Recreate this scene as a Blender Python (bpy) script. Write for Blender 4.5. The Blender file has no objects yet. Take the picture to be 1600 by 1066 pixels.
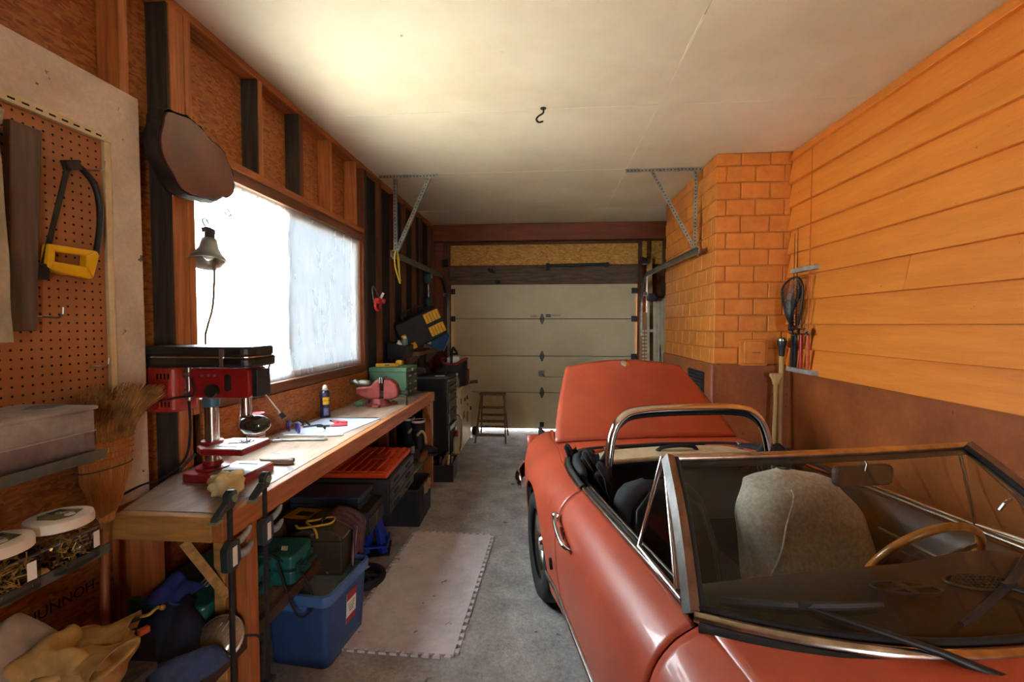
import bpy, bmesh, math, random
from mathutils import Vector, Matrix, Euler, noise

scene = bpy.context.scene
col = scene.collection
PI = math.pi
R = math.radians

# ---------------------------------------------------------------- camera, sky, exposure
F_PX = 711.0
YAW = math.atan(55 / F_PX)
PITCH = math.atan(26 / math.hypot(F_PX, 55))
cam_data = bpy.data.cameras.new('camera')
cam_data.sensor_width = 36.0
cam_data.lens = F_PX / 1600 * 36.0
cam_data.clip_start = 0.02
cam = bpy.data.objects.new('camera', cam_data)
cam.location = (0, 0, 1.55)
cam.rotation_euler = (PI / 2 - PITCH, 0, YAW)
col.objects.link(cam)
scene.camera = cam

world = bpy.data.worlds.new('overcast_sky')
scene.world = world
world.use_nodes = True
wn = world.node_tree.nodes
wn['Background'].inputs['Color'].default_value = (0.93, 0.96, 1.0, 1)
wn['Background'].inputs['Strength'].default_value = 11.0

vs = scene.view_settings
vs.view_transform = 'Standard'
vs.look = 'None'
vs.exposure = 2.4
vs.gamma = 1.0
vs.use_curve_mapping = False
try:
    scene.cycles.max_bounces = 12
    scene.cycles.diffuse_bounces = 8
    scene.cycles.transparent_max_bounces = 12
    scene.cycles.sample_clamp_indirect = 8.0
    scene.cycles.caustics_reflective = False
    scene.cycles.caustics_refractive = False
except Exception:
    pass

# sun high over the far end of the garage: lights the yard outside, never shines in directly
sun_data = bpy.data.lights.new('sun', 'SUN')
sun_data.energy = 36.0
sun_data.color = (1.0, 0.93, 0.82)
sun_data.angle = R(1.0)
sun = bpy.data.objects.new('sun', sun_data)
sun.rotation_euler = Vector((-0.03, -0.55, -0.80)).to_track_quat('-Z', 'Y').to_euler()
col.objects.link(sun)

def portal(name, loc, rot, sx, sy):
    l = bpy.data.lights.new(name, 'AREA')
    l.shape = 'RECTANGLE'; l.size = sx; l.size_y = sy
    l.cycles.is_portal = True
    o = bpy.data.objects.new(name, l)
    o.location = loc; o.rotation_euler = rot
    col.objects.link(o)
# daylight enters by the plastic-covered window and an unseen slot behind the camera, added for fill
portal('window_daylight', (-1.80, 2.98, 1.77), (0, -PI / 2, 0), 1.20, 2.0)
portal('fill_slot_daylight', (1.53, -2.46, 1.05), (PI / 2, 0, 0), 0.24, 2.1)

# ---------------------------------------------------------------- helpers
def lin(c):
    """sRGB 0-255 triple or '#rrggbb' to linear rgba"""
    if isinstance(c, str):
        c = tuple(int(c[i:i + 2], 16) for i in (1, 3, 5))
    def f(x):
        x = x / 255.0
        return x / 12.92 if x <= 0.04045 else ((x + 0.055) / 1.055) ** 2.4
    return (f(c[0]), f(c[1]), f(c[2]), 1.0)

MATS = {}
def M(name, c1, c2=None, rough=0.6, metal=0.0, scale=8.0, detail=5.0, stretch=(1, 1, 1), bump=0.0,
      bscale=None, rnd=0.0, lo=0.35, hi=0.65, spec=0.5, coat=0.0, spots=None, trans=0.0, coord='Object', sheen=0.0, grain=None):
    if name in MATS:
        return MATS[name]
    m = bpy.data.materials.new(name)
    m.use_nodes = True
    nt = m.node_tree; N = nt.nodes; L = nt.links
    b = N['Principled BSDF']
    b.inputs['Roughness'].default_value = rough
    b.inputs['Metallic'].default_value = metal
    b.inputs['Specular IOR Level'].default_value = spec
    b.inputs['Coat Weight'].default_value = coat
    b.inputs['Transmission Weight'].default_value = trans
    if sheen:
        b.inputs['Sheen Weight'].default_value = sheen
    c1 = lin(c1)
    b.inputs['Base Color'].default_value = c1
    m.diffuse_color = c1
    tc = N.new('ShaderNodeTexCoord')
    mp = N.new('ShaderNodeMapping')
    mp.inputs['Scale'].default_value = stretch
    L.new(tc.outputs[coord], mp.inputs['Vector'])
    vec = mp.outputs['Vector']
    if rnd:
        oi = N.new('ShaderNodeObjectInfo')
        ad = N.new('ShaderNodeVectorMath'); ad.operation = 'MULTIPLY_ADD'
        cb = N.new('ShaderNodeCombineXYZ')
        for i in range(3):
            L.new(oi.outputs['Random'], cb.inputs[i])
        L.new(cb.outputs[0], ad.inputs[0])
        ad.inputs[1].default_value = (37.0, 53.0, 71.0)
        L.new(vec, ad.inputs[2])
        vec = ad.outputs[0]
    out = None
    if c2 is not None:
        c2 = lin(c2)
        nz = N.new('ShaderNodeTexNoise')
        nz.inputs['Scale'].default_value = scale
        nz.inputs['Detail'].default_value = detail
        nz.inputs['Roughness'].default_value = 0.62
        L.new(vec, nz.inputs['Vector'])
        rp = N.new('ShaderNodeValToRGB')
        rp.color_ramp.elements[0].position = lo; rp.color_ramp.elements[0].color = c1
        rp.color_ramp.elements[1].position = hi; rp.color_ramp.elements[1].color = c2
        L.new(nz.outputs['Fac'], rp.inputs['Fac'])
        out = rp.outputs['Color']
    if spots:                       # (colour, scale, threshold)
        sc, ss, th = spots
        n2 = N.new('ShaderNodeTexNoise')
        n2.inputs['Scale'].default_value = ss; n2.inputs['Detail'].default_value = 3
        L.new(tc.outputs[coord], n2.inputs['Vector'])
        r2 = N.new('ShaderNodeValToRGB')
        r2.color_ramp.elements[0].position = th; r2.color_ramp.elements[0].color = (0, 0, 0, 1)
        r2.color_ramp.elements[1].position = th + 0.03; r2.color_ramp.elements[1].color = (1, 1, 1, 1)
        L.new(n2.outputs['Fac'], r2.inputs['Fac'])
        mx = N.new('ShaderNodeMix'); mx.data_type = 'RGBA'
        L.new(r2.outputs['Color'], mx.inputs[0])
        if out: L.new(out, mx.inputs[6])
        else: mx.inputs[6].default_value = c1
        mx.inputs[7].default_value = lin(sc)
        out = mx.outputs[2]
    if grain:                       # (scale, strength): fine speckle multiplied in
        n3 = N.new('ShaderNodeTexNoise')
        n3.inputs['Scale'].default_value = grain[0]; n3.inputs['Detail'].default_value = 6; n3.inputs['Roughness'].default_value = .75
        L.new(vec, n3.inputs['Vector'])
        m3 = N.new('ShaderNodeMapRange')
        m3.inputs['From Min'].default_value = .3; m3.inputs['From Max'].default_value = .7
        m3.inputs['To Min'].default_value = 1 - grain[1]; m3.inputs['To Max'].default_value = 1 + grain[1]
        L.new(n3.outputs['Fac'], m3.inputs[0])
        h3 = N.new('ShaderNodeHueSaturation')
        L.new(m3.outputs[0], h3.inputs['Value'])
        if out: L.new(out, h3.inputs['Color'])
        else: h3.inputs['Color'].default_value = c1
        out = h3.outputs['Color']
    if rnd:
        hs = N.new('ShaderNodeHueSaturation')
        mr = N.new('ShaderNodeMapRange')
        mr.inputs['To Min'].default_value = 1 - rnd; mr.inputs['To Max'].default_value = 1 + rnd
        L.new(oi.outputs['Random'], mr.inputs['Value'])
        L.new(mr.outputs[0], hs.inputs['Value'])
        if out: L.new(out, hs.inputs['Color'])
        else: hs.inputs['Color'].default_value = c1
        out = hs.outputs['Color']
    if out:
        L.new(out, b.inputs['Base Color'])
    if bump:
        nb = N.new('ShaderNodeTexNoise')
        nb.inputs['Scale'].default_value = bscale or scale
        nb.inputs['Detail'].default_value = 4
        L.new(vec, nb.inputs['Vector'])
        bp = N.new('ShaderNodeBump')
        bp.inputs['Strength'].default_value = bump
        bp.inputs['Distance'].default_value = 0.01
        L.new(nb.outputs['Fac'], bp.inputs['Height'])
        L.new(bp.outputs['Normal'], b.inputs['Normal'])
    MATS[name] = m
    return m

def osb_mat(name, cols, scale=14.0, plane='yz'):
    """oriented strand board: elongated flakes in two crossing directions"""
    m = bpy.data.materials.new(name); m.use_nodes = True
    nt = m.node_tree; N = nt.nodes; L = nt.links
    b = N['Principled BSDF']; b.inputs['Roughness'].default_value = 0.62
    b.inputs['Specular IOR Level'].default_value = 0.35
    tc = N.new('ShaderNodeTexCoord')
    res = []
    for k, ang in enumerate((25, -50, 80)):
        mp = N.new('ShaderNodeMapping')
        a = R(ang)
        mp.inputs['Rotation'].default_value = (a, 0, 0) if plane == 'yz' else (0, a, 0)
        mp.inputs['Scale'].default_value = (1, 1, 3.6) if plane == 'yz' else (1, 1, 3.6)
        L.new(tc.outputs['Object'], mp.inputs['Vector'])
        nz = N.new('ShaderNodeTexNoise'); nz.inputs['Scale'].default_value = 9
        L.new(mp.outputs[0], nz.inputs['Vector'])
        av = N.new('ShaderNodeVectorMath'); av.operation = 'MULTIPLY_ADD'
        L.new(nz.outputs['Color'], av.inputs[0]); av.inputs[1].default_value = (.03, .03, .03)
        L.new(mp.outputs[0], av.inputs[2])
        vo = N.new('ShaderNodeTexVoronoi'); vo.inputs['Scale'].default_value = scale * (1 + .25 * k)
        L.new(av.outputs[0], vo.inputs['Vector'])
        res.append(vo)
    sel = N.new('ShaderNodeMix'); sel.data_type = 'RGBA'
    n1 = N.new('ShaderNodeTexVoronoi'); n1.inputs['Scale'].default_value = scale * .9
    L.new(tc.outputs['Object'], n1.inputs['Vector'])
    g1 = N.new('ShaderNodeMath'); g1.operation = 'GREATER_THAN'; g1.inputs[1].default_value = .5
    sp = N.new('ShaderNodeSeparateColor'); L.new(n1.outputs['Color'], sp.inputs[0])
    L.new(sp.outputs[0], g1.inputs[0])
    L.new(g1.outputs[0], sel.inputs[0]); L.new(res[0].outputs['Color'], sel.inputs[6]); L.new(res[1].outputs['Color'], sel.inputs[7])
    s2 = N.new('ShaderNodeMix'); s2.data_type = 'RGBA'
    g2 = N.new('ShaderNodeMath'); g2.operation = 'GREATER_THAN'; g2.inputs[1].default_value = .6
    L.new(sp.outputs[1], g2.inputs[0]); L.new(g2.outputs[0], s2.inputs[0])
    L.new(sel.outputs[2], s2.inputs[6]); L.new(res[2].outputs['Color'], s2.inputs[7])
    s3 = N.new('ShaderNodeSeparateColor'); L.new(s2.outputs[2], s3.inputs[0])
    rp = N.new('ShaderNodeValToRGB')
    el = rp.color_ramp.elements
    el[0].position = 0; el[0].color = lin(cols[0])
    el[1].position = 1; el[1].color = lin(cols[-1])
    for i, c in enumerate(cols[1:-1]):
        e = el.new((i + 1) / (len(cols) - 1)); e.color = lin(c)
    L.new(s3.outputs[0], rp.inputs['Fac'])
    L.new(rp.outputs['Color'], b.inputs['Base Color'])
    bp = N.new('ShaderNodeBump'); bp.inputs['Strength'].default_value = .25; bp.inputs['Distance'].default_value = .003
    L.new(s3.outputs[1], bp.inputs['Height']); L.new(bp.outputs[0], b.inputs['Normal'])
    MATS[name] = m
    return m

def glass_mat(name, tint=(235, 240, 240), rough=0.0, transp=0.86, fres=1.45):
    """thin pane: clear transmission with fresnel reflection"""
    m = bpy.data.materials.new(name); m.use_nodes = True
    nt = m.node_tree; N = nt.nodes; L = nt.links
    N.remove(N['Principled BSDF'])
    out = N['Material Output']
    tr = N.new('ShaderNodeBsdfTransparent'); tr.inputs[0].default_value = lin(tint)
    gl = N.new('ShaderNodeBsdfGlossy'); gl.inputs['Roughness'].default_value = rough
    fr = N.new('ShaderNodeFresnel'); fr.inputs['IOR'].default_value = fres
    mx = N.new('ShaderNodeMixShader')
    ge = N.new('ShaderNodeNewGeometry')                 # same reflectance on both faces of the pane
    mr = N.new('ShaderNodeMapRange')
    mr.inputs['To Min'].default_value = fres; mr.inputs['To Max'].default_value = 1 / fres
    L.new(ge.outputs['Backfacing'], mr.inputs['Value']); L.new(mr.outputs[0], fr.inputs['IOR'])
    L.new(fr.outputs[0], mx.inputs[0]); L.new(tr.outputs[0], mx.inputs[1]); L.new(gl.outputs[0], mx.inputs[2])
    L.new(mx.outputs[0], out.inputs[0])
    MATS[name] = m
    return m

def film_mat(name, tint, transp, rough=.25):
    """milky plastic sheet: part clear, part scattering"""
    m = bpy.data.materials.new(name); m.use_nodes = True
    nt = m.node_tree; N = nt.nodes; L = nt.links
    N.remove(N['Principled BSDF'])
    out = N['Material Output']
    tr = N.new('ShaderNodeBsdfTransparent'); tr.inputs[0].default_value = (1, 1, 1, 1)
    tl = N.new('ShaderNodeBsdfTranslucent'); tl.inputs[0].default_value = lin(tint)
    gl = N.new('ShaderNodeBsdfGlossy'); gl.inputs['Roughness'].default_value = rough
    tc = N.new('ShaderNodeTexCoord')
    nz = N.new('ShaderNodeTexNoise'); nz.inputs['Scale'].default_value = 5
    mp = N.new('ShaderNodeMapping'); mp.inputs['Scale'].default_value = (1, 3, .8)
    L.new(tc.outputs['Object'], mp.inputs[0]); L.new(mp.outputs[0], nz.inputs['Vector'])
    mr = N.new('ShaderNodeMapRange')
    mr.inputs['From Min'].default_value = .3; mr.inputs['From Max'].default_value = .7
    mr.inputs['To Min'].default_value = max(0, 1 - transp - .03); mr.inputs['To Max'].default_value = 1 - transp + .05
    L.new(nz.outputs['Fac'], mr.inputs[0])
    a = N.new('ShaderNodeMixShader'); L.new(mr.outputs[0], a.inputs[0])
    L.new(tr.outputs[0], a.inputs[1]); L.new(tl.outputs[0], a.inputs[2])
    b = N.new('ShaderNodeMixShader'); b.inputs[0].default_value = .05
    L.new(a.outputs[0], b.inputs[1]); L.new(gl.outputs[0], b.inputs[2])
    L.new(b.outputs[0], out.inputs[0])
    MATS[name] = m
    return m

def mesh_mat(name, open_):
    """fine dark dimming mesh: a fraction of the light passes straight through"""
    m = bpy.data.materials.new(name); m.use_nodes = True
    nt = m.node_tree; N = nt.nodes; L = nt.links
    N.remove(N['Principled BSDF'])
    tr = N.new('ShaderNodeBsdfTransparent')
    df = N.new('ShaderNodeBsdfDiffuse'); df.inputs[0].default_value = lin('#3c4048')
    mx = N.new('ShaderNodeMixShader'); mx.inputs[0].default_value = open_
    L.new(df.outputs[0], mx.inputs[1]); L.new(tr.outputs[0], mx.inputs[2])
    L.new(mx.outputs[0], N['Material Output'].inputs[0])
    MATS[name] = m
    return m

class MB:
    """collects shapes and links them as one mesh object"""
    def __init__(s):
        s.v = []; s.f = []; s.m = None
    def mat(s, m):
        s.m = m; return s
    def add(s, vs, fs):
        o = len(s.v)
        if s.m is not None:
            vs = [s.m @ Vector(p) for p in vs]
        s.v.extend([tuple(p) for p in vs])
        s.f.extend([tuple(i + o for i in f) for f in fs])
        return s
    def box(s, x0, x1, y0, y1, z0, z1):
        return s.add([(x0, y0, z0), (x1, y0, z0), (x1, y1, z0), (x0, y1, z0), (x0, y0, z1), (x1, y0, z1), (x1, y1, z1), (x0, y1, z1)],
                     [(0, 3, 2, 1), (4, 5, 6, 7), (0, 1, 5, 4), (1, 2, 6, 5), (2, 3, 7, 6), (3, 0, 4, 7)])
    def boxc(s, c, size, rot=(0, 0, 0)):
        m = Matrix.Translation(c) @ Euler(rot).to_matrix().to_4x4()
        x, y, z = size[0] / 2, size[1] / 2, size[2] / 2
        vs = [m @ Vector(p) for p in [(-x, -y, -z), (x, -y, -z), (x, y, -z), (-x, y, -z), (-x, -y, z), (x, -y, z), (x, y, z), (-x, y, z)]]
        return s.add(vs, [(0, 3, 2, 1), (4, 5, 6, 7), (0, 1, 5, 4), (1, 2, 6, 5), (2, 3, 7, 6), (3, 0, 4, 7)])
    def beam(s, p0, p1, w, h, up=(0, 0, 1)):
        """rectangular bar between two points; w sideways, h along up"""
        p0 = Vector(p0); p1 = Vector(p1); d = (p1 - p0).normalized(); up = Vector(up)
        if abs(d.dot(up)) > .98: up = Vector((0, 1, 0))
        r = d.cross(up).normalized(); u = r.cross(d).normalized()
        vs = []
        for p in (p0, p1):
            for a, b in ((-1, -1), (1, -1), (1, 1), (-1, 1)):
                vs.append(p + r * (a * w / 2) + u * (b * h / 2))
        return s.add(vs, [(0, 1, 2, 3), (7, 6, 5, 4), (0, 4, 5, 1), (1, 5, 6, 2), (2, 6, 7, 3), (3, 7, 4, 0)])
    def tube(s, pts, r, n=8, closed=False, caps=True):
        pts = [Vector(p) for p in pts]
        k = len(pts)
        rs = r if isinstance(r, (list, tuple)) else [r] * k
        vs = []; fs = []; nrm = None
        for i in range(k):
            if closed:
                t = (pts[(i + 1) % k] - pts[i - 1]).normalized()
            else:
                t = (pts[min(i + 1, k - 1)] - pts[max(i - 1, 0)])
                t = t.normalized() if t.length > 1e-9 else Vector((0, 0, 1))
            if nrm is None:
                a = Vector((0, 0, 1)) if abs(t.z) < .9 else Vector((1, 0, 0))
                nrm = t.cross(a).normalized()
            else:
                nrm = (nrm - t * nrm.dot(t))
                nrm = nrm.normalized() if nrm.length > 1e-6 else t.orthogonal().normalized()
            b = t.cross(nrm)
            for j in range(n):
                an = 2 * PI * j / n
                vs.append(pts[i] + (nrm * math.cos(an) + b * math.sin(an)) * rs[i])
        for i in range(k if closed else k - 1):
            i2 = (i + 1) % k
            for j in range(n):
                j2 = (j + 1) % n
                fs.append((i * n + j, i * n + j2, i2 * n + j2, i2 * n + j))
        if caps and not closed:
            fs.append(tuple(reversed(range(n))))
            fs.append(tuple((k - 1) * n + j for j in range(n)))
        return s.add(vs, fs)
    def cyl(s, p0, p1, r0, r1=None, n=16):
        return s.tube([p0, p1], [r0, r0 if r1 is None else r1], n)
    def lathe(s, prof, n=24, c=(0, 0, 0), rot=(0, 0, 0), caps=True):
        """profile of (radius, height) turned about z"""
        m = Matrix.Translation(c) @ Euler(rot).to_matrix().to_4x4()
        vs = []; fs = []
        for r, z in prof:
            for j in range(n):
                a = 2 * PI * j / n
                vs.append(m @ Vector((r * math.cos(a), r * math.sin(a), z)))
        for i in range(len(prof) - 1):
            for j in range(n):
                j2 = (j + 1) % n
                fs.append((i * n + j, i * n + j2, (i + 1) * n + j2, (i + 1) * n + j))
        if caps:
            fs.append(tuple(reversed(range(n))))
            fs.append(tuple((len(prof) - 1) * n + j for j in range(n)))
        return s.add(vs, fs)
    def prism(s, poly, h0, h1, plane='xy'):
        def p3(p, h):
            return {'xy': (p[0], p[1], h), 'xz': (p[0], h, p[1]), 'yz': (h, p[0], p[1])}[plane]
        n = len(poly)
        vs = [p3(p, h0) for p in poly] + [p3(p, h1) for p in poly]
        fs = [tuple(reversed(range(n))), tuple(range(n, 2 * n))]
        for i in range(n):
            j = (i + 1) % n
            fs.append((i, j, n + j, n + i))
        return s.add(vs, fs)
    def rbox(s, x0, x1, y0, y1, z0, z1, r, plane='xy', n=5):
        """box with the four edges along one axis rounded"""
        if plane == 'xy': a0, a1, b0, b1, h0, h1 = x0, x1, y0, y1, z0, z1
        elif plane == 'xz': a0, a1, b0, b1, h0, h1 = x0, x1, z0, z1, y0, y1
        else: a0, a1, b0, b1, h0, h1 = y0, y1, z0, z1, x0, x1
        return s.prism(rrect(a0, a1, b0, b1, r, n), h0, h1, plane)
    def grid(s, fn, nu, nv, cu=False, cv=False):
        vs = []; fs = []
        for i in range(nu):
            for j in range(nv):
                vs.append(fn(i / (nu if cu else nu - 1), j / (nv if cv else nv - 1)))
        for i in range(nu if cu else nu - 1):
            for j in range(nv if cv else nv - 1):
                i2 = (i + 1) % nu; j2 = (j + 1) % nv
                fs.append((i * nv + j, i2 * nv + j, i2 * nv + j2, i * nv + j2))
        return s.add(vs, fs)
    def ball(s, c, r, nu=16, nv=10, rot=(0, 0, 0)):
        if not isinstance(r, (tuple, list)): r = (r, r, r)
        m = Matrix.Translation(c) @ Euler(rot).to_matrix().to_4x4()
        def fn(a, b):
            th = 2 * PI * a; ph = PI * (b * .998 + .001) - PI / 2
            return m @ Vector((r[0] * math.cos(th) * math.cos(ph), r[1] * math.sin(th) * math.cos(ph), r[2] * math.sin(ph)))
        return s.grid(fn, nu, nv, cu=True)
    def build(s, name, mat, parent=None, smooth=None, bevel=0.0, seg=2, solid=0.0, sub=0, off=1.0):
        me = bpy.data.meshes.new(name)
        me.from_pydata(s.v, [], s.f)
        me.validate(); me.update()
        bm = bmesh.new(); bm.from_mesh(me)
        bmesh.ops.recalc_face_normals(bm, faces=bm.faces)
        bm.to_mesh(me); bm.free()
        if isinstance(mat, str): mat = MATS[mat]
        me.materials.append(mat)
        o = bpy.data.objects.new(name, me)
        col.objects.link(o)
        if parent is not None: o.parent = parent
        if smooth:
            for p in me.polygons: p.use_smooth = True
            if smooth is not True and smooth < 180:
                me.set_sharp_from_angle(angle=R(smooth))
        if solid:
            md = o.modifiers.new('thick', 'SOLIDIFY'); md.thickness = solid; md.offset = off
        if bevel:
            md = o.modifiers.new('bevel', 'BEVEL'); md.width = bevel; md.segments = seg
            md.limit_method = 'ANGLE'; md.angle_limit = R(40)
        if sub:
            md = o.modifiers.new('sub', 'SUBSURF'); md.levels = sub; md.render_levels = sub
        return o

def rrect(a0, a1, b0, b1, r, n=5):
    p = []
    for cx, cy, st in ((a1 - r, b1 - r, 0), (a0 + r, b1 - r, 90), (a0 + r, b0 + r, 180), (a1 - r, b0 + r, 270)):
        for i in range(n + 1):
            a = R(st + 90 * i / n)
            p.append((cx + r * math.cos(a), cy + r * math.sin(a)))
    return p

def tag(o, label, cat, group=None, kind=None):
    if label: o['label'] = label
    if cat: o['category'] = cat
    if group: o['group'] = group
    if kind: o['kind'] = kind
    return o

def thing(name, label, cat, loc=(0, 0, 0), rot=0, group=None):
    o = bpy.data.objects.new(name, None)
    o.empty_display_size = .05
    col.objects.link(o)
    o.location = loc
    o.rotation_euler = (0, 0, rot) if not isinstance(rot, (tuple, list)) else rot
    return tag(o, label, cat, group)

def struct(o, label=None):
    o['kind'] = 'structure'
    if label: o['label'] = label
    return o

def copy_of(o, parent=None, loc=None):
    c = o.copy(); col.objects.link(c)
    c.parent = parent
    if loc is not None: c.location = loc
    return c

def dup(root, loc, rot=None, label=None):
    r = root.copy(); col.objects.link(r); r.location = loc
    if rot is not None: r.rotation_euler = (0, 0, rot)
    if label: r['label'] = label
    for ch in list(root.children):
        c = ch.copy(); col.objects.link(c); c.parent = r
        for g in list(ch.children):
            d = g.copy(); col.objects.link(d); d.parent = c
    return r

def arc(c, r, a0, a1, n, plane='xz'):
    out = []
    for i in range(n + 1):
        a = R(a0 + (a1 - a0) * i / n)
        p, q = r * math.cos(a), r * math.sin(a)
        out.append({'xz': (c[0] + p, c[1], c[2] + q), 'xy': (c[0] + p, c[1] + q, c[2]), 'yz': (c[0], c[1] + p, c[2] + q)}[plane])
    return out

def bez(pts, n=24):
    """smooth Catmull-Rom curve through points"""
    P = [Vector(p) for p in pts]
    P = [P[0] * 2 - P[1]] + P + [P[-1] * 2 - P[-2]]
    out = []
    segs = len(P) - 3
    for i in range(n + 1):
        t = i / n * segs
        k = min(int(t), segs - 1); t -= k
        a, b, c, d = P[k:k + 4]
        out.append(0.5 * ((2 * b) + (c - a) * t + (2 * a - 5 * b + 4 * c - d) * t * t + (3 * b - a - 3 * c + d) * t ** 3))
    return out

def text_part(name, body, size, mat, parent, loc, rot, extrude=.0006, align='CENTER'):
    cu = bpy.data.curves.new(name, 'FONT')
    cu.body = body; cu.size = size; cu.extrude = extrude
    cu.align_x = align; cu.align_y = 'CENTER'
    t = bpy.data.objects.new(name + '_tmp', cu)
    col.objects.link(t)
    dg = bpy.context.evaluated_depsgraph_get()
    me = bpy.data.meshes.new_from_object(t.evaluated_get(dg))
    bpy.data.objects.remove(t); bpy.data.curves.remove(cu)
    me.materials.clear()
    me.materials.append(MATS[mat] if isinstance(mat, str) else mat)
    o = bpy.data.objects.new(name, me); col.objects.link(o)
    o.location = loc; o.rotation_euler = rot
    o.parent = parent
    return o

def nz(x, y, z, s=1.0):
    return noise.noise(Vector((x * s, y * s, z * s)))

# ---------------------------------------------------------------- materials
M('concrete', '#aaa5a2', '#787370', rough=.7, scale=5, detail=12, bump=.5, bscale=110, lo=.3, hi=.7, spots=('#544f4b', 7, .70), grain=(45, .38))
M('ceiling_paint', '#ddd2b8', '#c9bb9c', rough=.7, scale=1.1, detail=6, bump=.03, bscale=30, lo=.4, hi=.75, spots=('#a0927a', 15, .77))
M('stud_new', '#c27a3e', '#9a5a2a', rough=.65, scale=5, stretch=(9, 9, .6), rnd=.12, bump=.08, bscale=9)
M('stud_old', '#6b4a35', '#3c2a22', rough=.8, scale=5, stretch=(9, 9, .6), rnd=.2, bump=.12, bscale=9)
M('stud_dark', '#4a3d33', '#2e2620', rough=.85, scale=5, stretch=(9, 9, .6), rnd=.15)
M('stud_red', '#7c4526', '#54301d', rough=.7, scale=5, stretch=(9, 9, .6), rnd=.15)
M('plate_wood', '#b06a33', '#814a22', rough=.65, scale=5, stretch=(9, .6, 9), rnd=.1)
M('sill_wood', '#7a4a2b', '#5a3521', rough=.6, scale=5, stretch=(9, .6, 9), rnd=.1)
M('tar_paper', '#1f1e22', '#141317', rough=.85, scale=4, detail=6, bump=.1)
M('drywall', '#d2c3b0', '#b09c88', rough=.85, scale=3.5, detail=10, lo=.42, hi=.72, spots=('#6f5f50', 22, .69), grain=(60, .10))
M('cream_paint', '#d8c9a0', '#c2b088', rough=.5, scale=14)
M('siding_paint', '#dc842f', '#d17826', rough=.55, scale=3, stretch=(1, .35, 4), detail=6, bump=.06, bscale=18, rnd=.03, spots=('#8a4514', 34, .735), grain=(22, .07))
M('brick_paint', '#d68330', '#c67123', rough=.6, scale=9, detail=6, bump=.4, bscale=26, rnd=.06, spots=('#e2b88e', 7, .76))
M('mortar_paint', '#bd722a', '#aa6222', rough=.7, scale=12, bump=.2)
M('stem_paint', '#9c5424', '#85461e', rough=.5, scale=2.5, detail=8, bump=.4, bscale=24, spots=('#532b15', 24, .70), grain=(9, .18))
M('stem_edge', '#a86f5c', '#8d5646', rough=.6, scale=12)
M('header_paint', '#80401e', '#6e3416', rough=.5, scale=4, stretch=(1, 1, 6))
M('beam_wood', '#6d5a45', '#41352a', rough=.8, scale=4, stretch=(.8, 8, 8), detail=7, spots=('#241d17', 5, .68))
M('jamb_wood', '#6e3d20', '#4b2815', rough=.6, scale=5, stretch=(9, 9, .6))
M('door_steel', '#cdc3a0', '#c0b592', rough=.45, scale=2, bump=.15, bscale=140, grain=(60, .05))
M('galv', '#a9a9a2', '#84857f', rough=.38, metal=.85, scale=16)
M('steel_dark', '#3b3c3a', '#2a2a29', rough=.45, metal=.6, scale=18)
M('steel', '#b8b8b6', '#94948f', rough=.3, metal=.95, scale=14)
M('chrome', '#e6e6e8', rough=.08, metal=1.0)
M('chrome_worn', '#cfcbc4', '#a8a198', rough=.22, metal=1.0, scale=20)
M('black_plastic', '#1a1a1b', '#242425', rough=.45, scale=20)
M('black_rubber', '#191817', '#222120', rough=.8, scale=30)
M('black_matte', '#0f0f10', rough=.75)
M('alu_white', '#d9dde0', '#c9cdd2', rough=.4, scale=10)
M('white_paint', '#e0dccb', '#cfc9b4', rough=.45, scale=8)
M('print_black', '#1b1a19', rough=.7)
M('print_white', '#e6e3da', rough=.6)
M('stamp_ink', '#20100a', rough=.8)
M('render_wall', '#8d98a8', '#7f8a9a', rough=.8, scale=3)
M('gravel', '#d6d0c4', '#c0b9ab', rough=.9, scale=14)
osb_mat('osb', ['#7d4822', '#935628', '#a1632f', '#ad6e36', '#8c5126'], scale=24)
osb_mat('osb_light', ['#a9752c', '#bb8639', '#c99446', '#d5a656', '#b07c33'], scale=18, plane='xz')
osb_mat('osb_dark', ['#5a321a', '#68391b', '#76431f', '#834f28', '#5f351a'], scale=24)
glass_mat('clear_glass')
glass_mat('windshield_glass', tint=(222, 228, 222), fres=1.5)
glass_mat('acrylic', tint=(243, 241, 244), fres=1.3)
film_mat('plastic_film', (245, 248, 255), .72)
mesh_mat('dimming_mesh', .24)
# ---------------------------------------------------------------- room shell
M('seam_paint', '#e9e0ca', '#d8ccb0', rough=.7, scale=3)
XL, XR, YB, YF, ZC = -1.63, 2.0, 6.55, -2.4, 2.97
struct(MB().box(-1.85, 2.25, YF - .15, 6.95, -.12, 0).build('floor', 'concrete'), 'worn grey concrete garage floor')

ceil = struct(MB().box(-1.85, 2.25, YF - .1, 6.9, ZC + .012, ZC + .12).build('ceiling', 'ceiling_paint'), 'cream painted sheet ceiling with seams')
ys = [YF, -.6, .62, 1.84, 3.06, 4.28, 5.68, 6.62]
for i in range(len(ys) - 1):
    for x0, x1 in ((-1.74, .714), (.718, 2.03)):
        MB().box(x0, x1, ys[i] + .0015, ys[i + 1] - .0015, ZC, ZC + .0125).build('ceiling_panel', 'ceiling_paint', ceil)

for y, w in ((4.28, .007), (5.68, .010), (3.06, .004)):
    for x0, x1 in ((-1.63, .71), (.722, 1.40)):
        MB().box(x0, x1, y - w, y + w, ZC - .0022, ZC).build('seam_bead', 'seam_paint', ceil)
MB().box(.710, .722, 2.2, 6.5, ZC - .0022, ZC).build('seam_bead', 'seam_paint', ceil)

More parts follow.
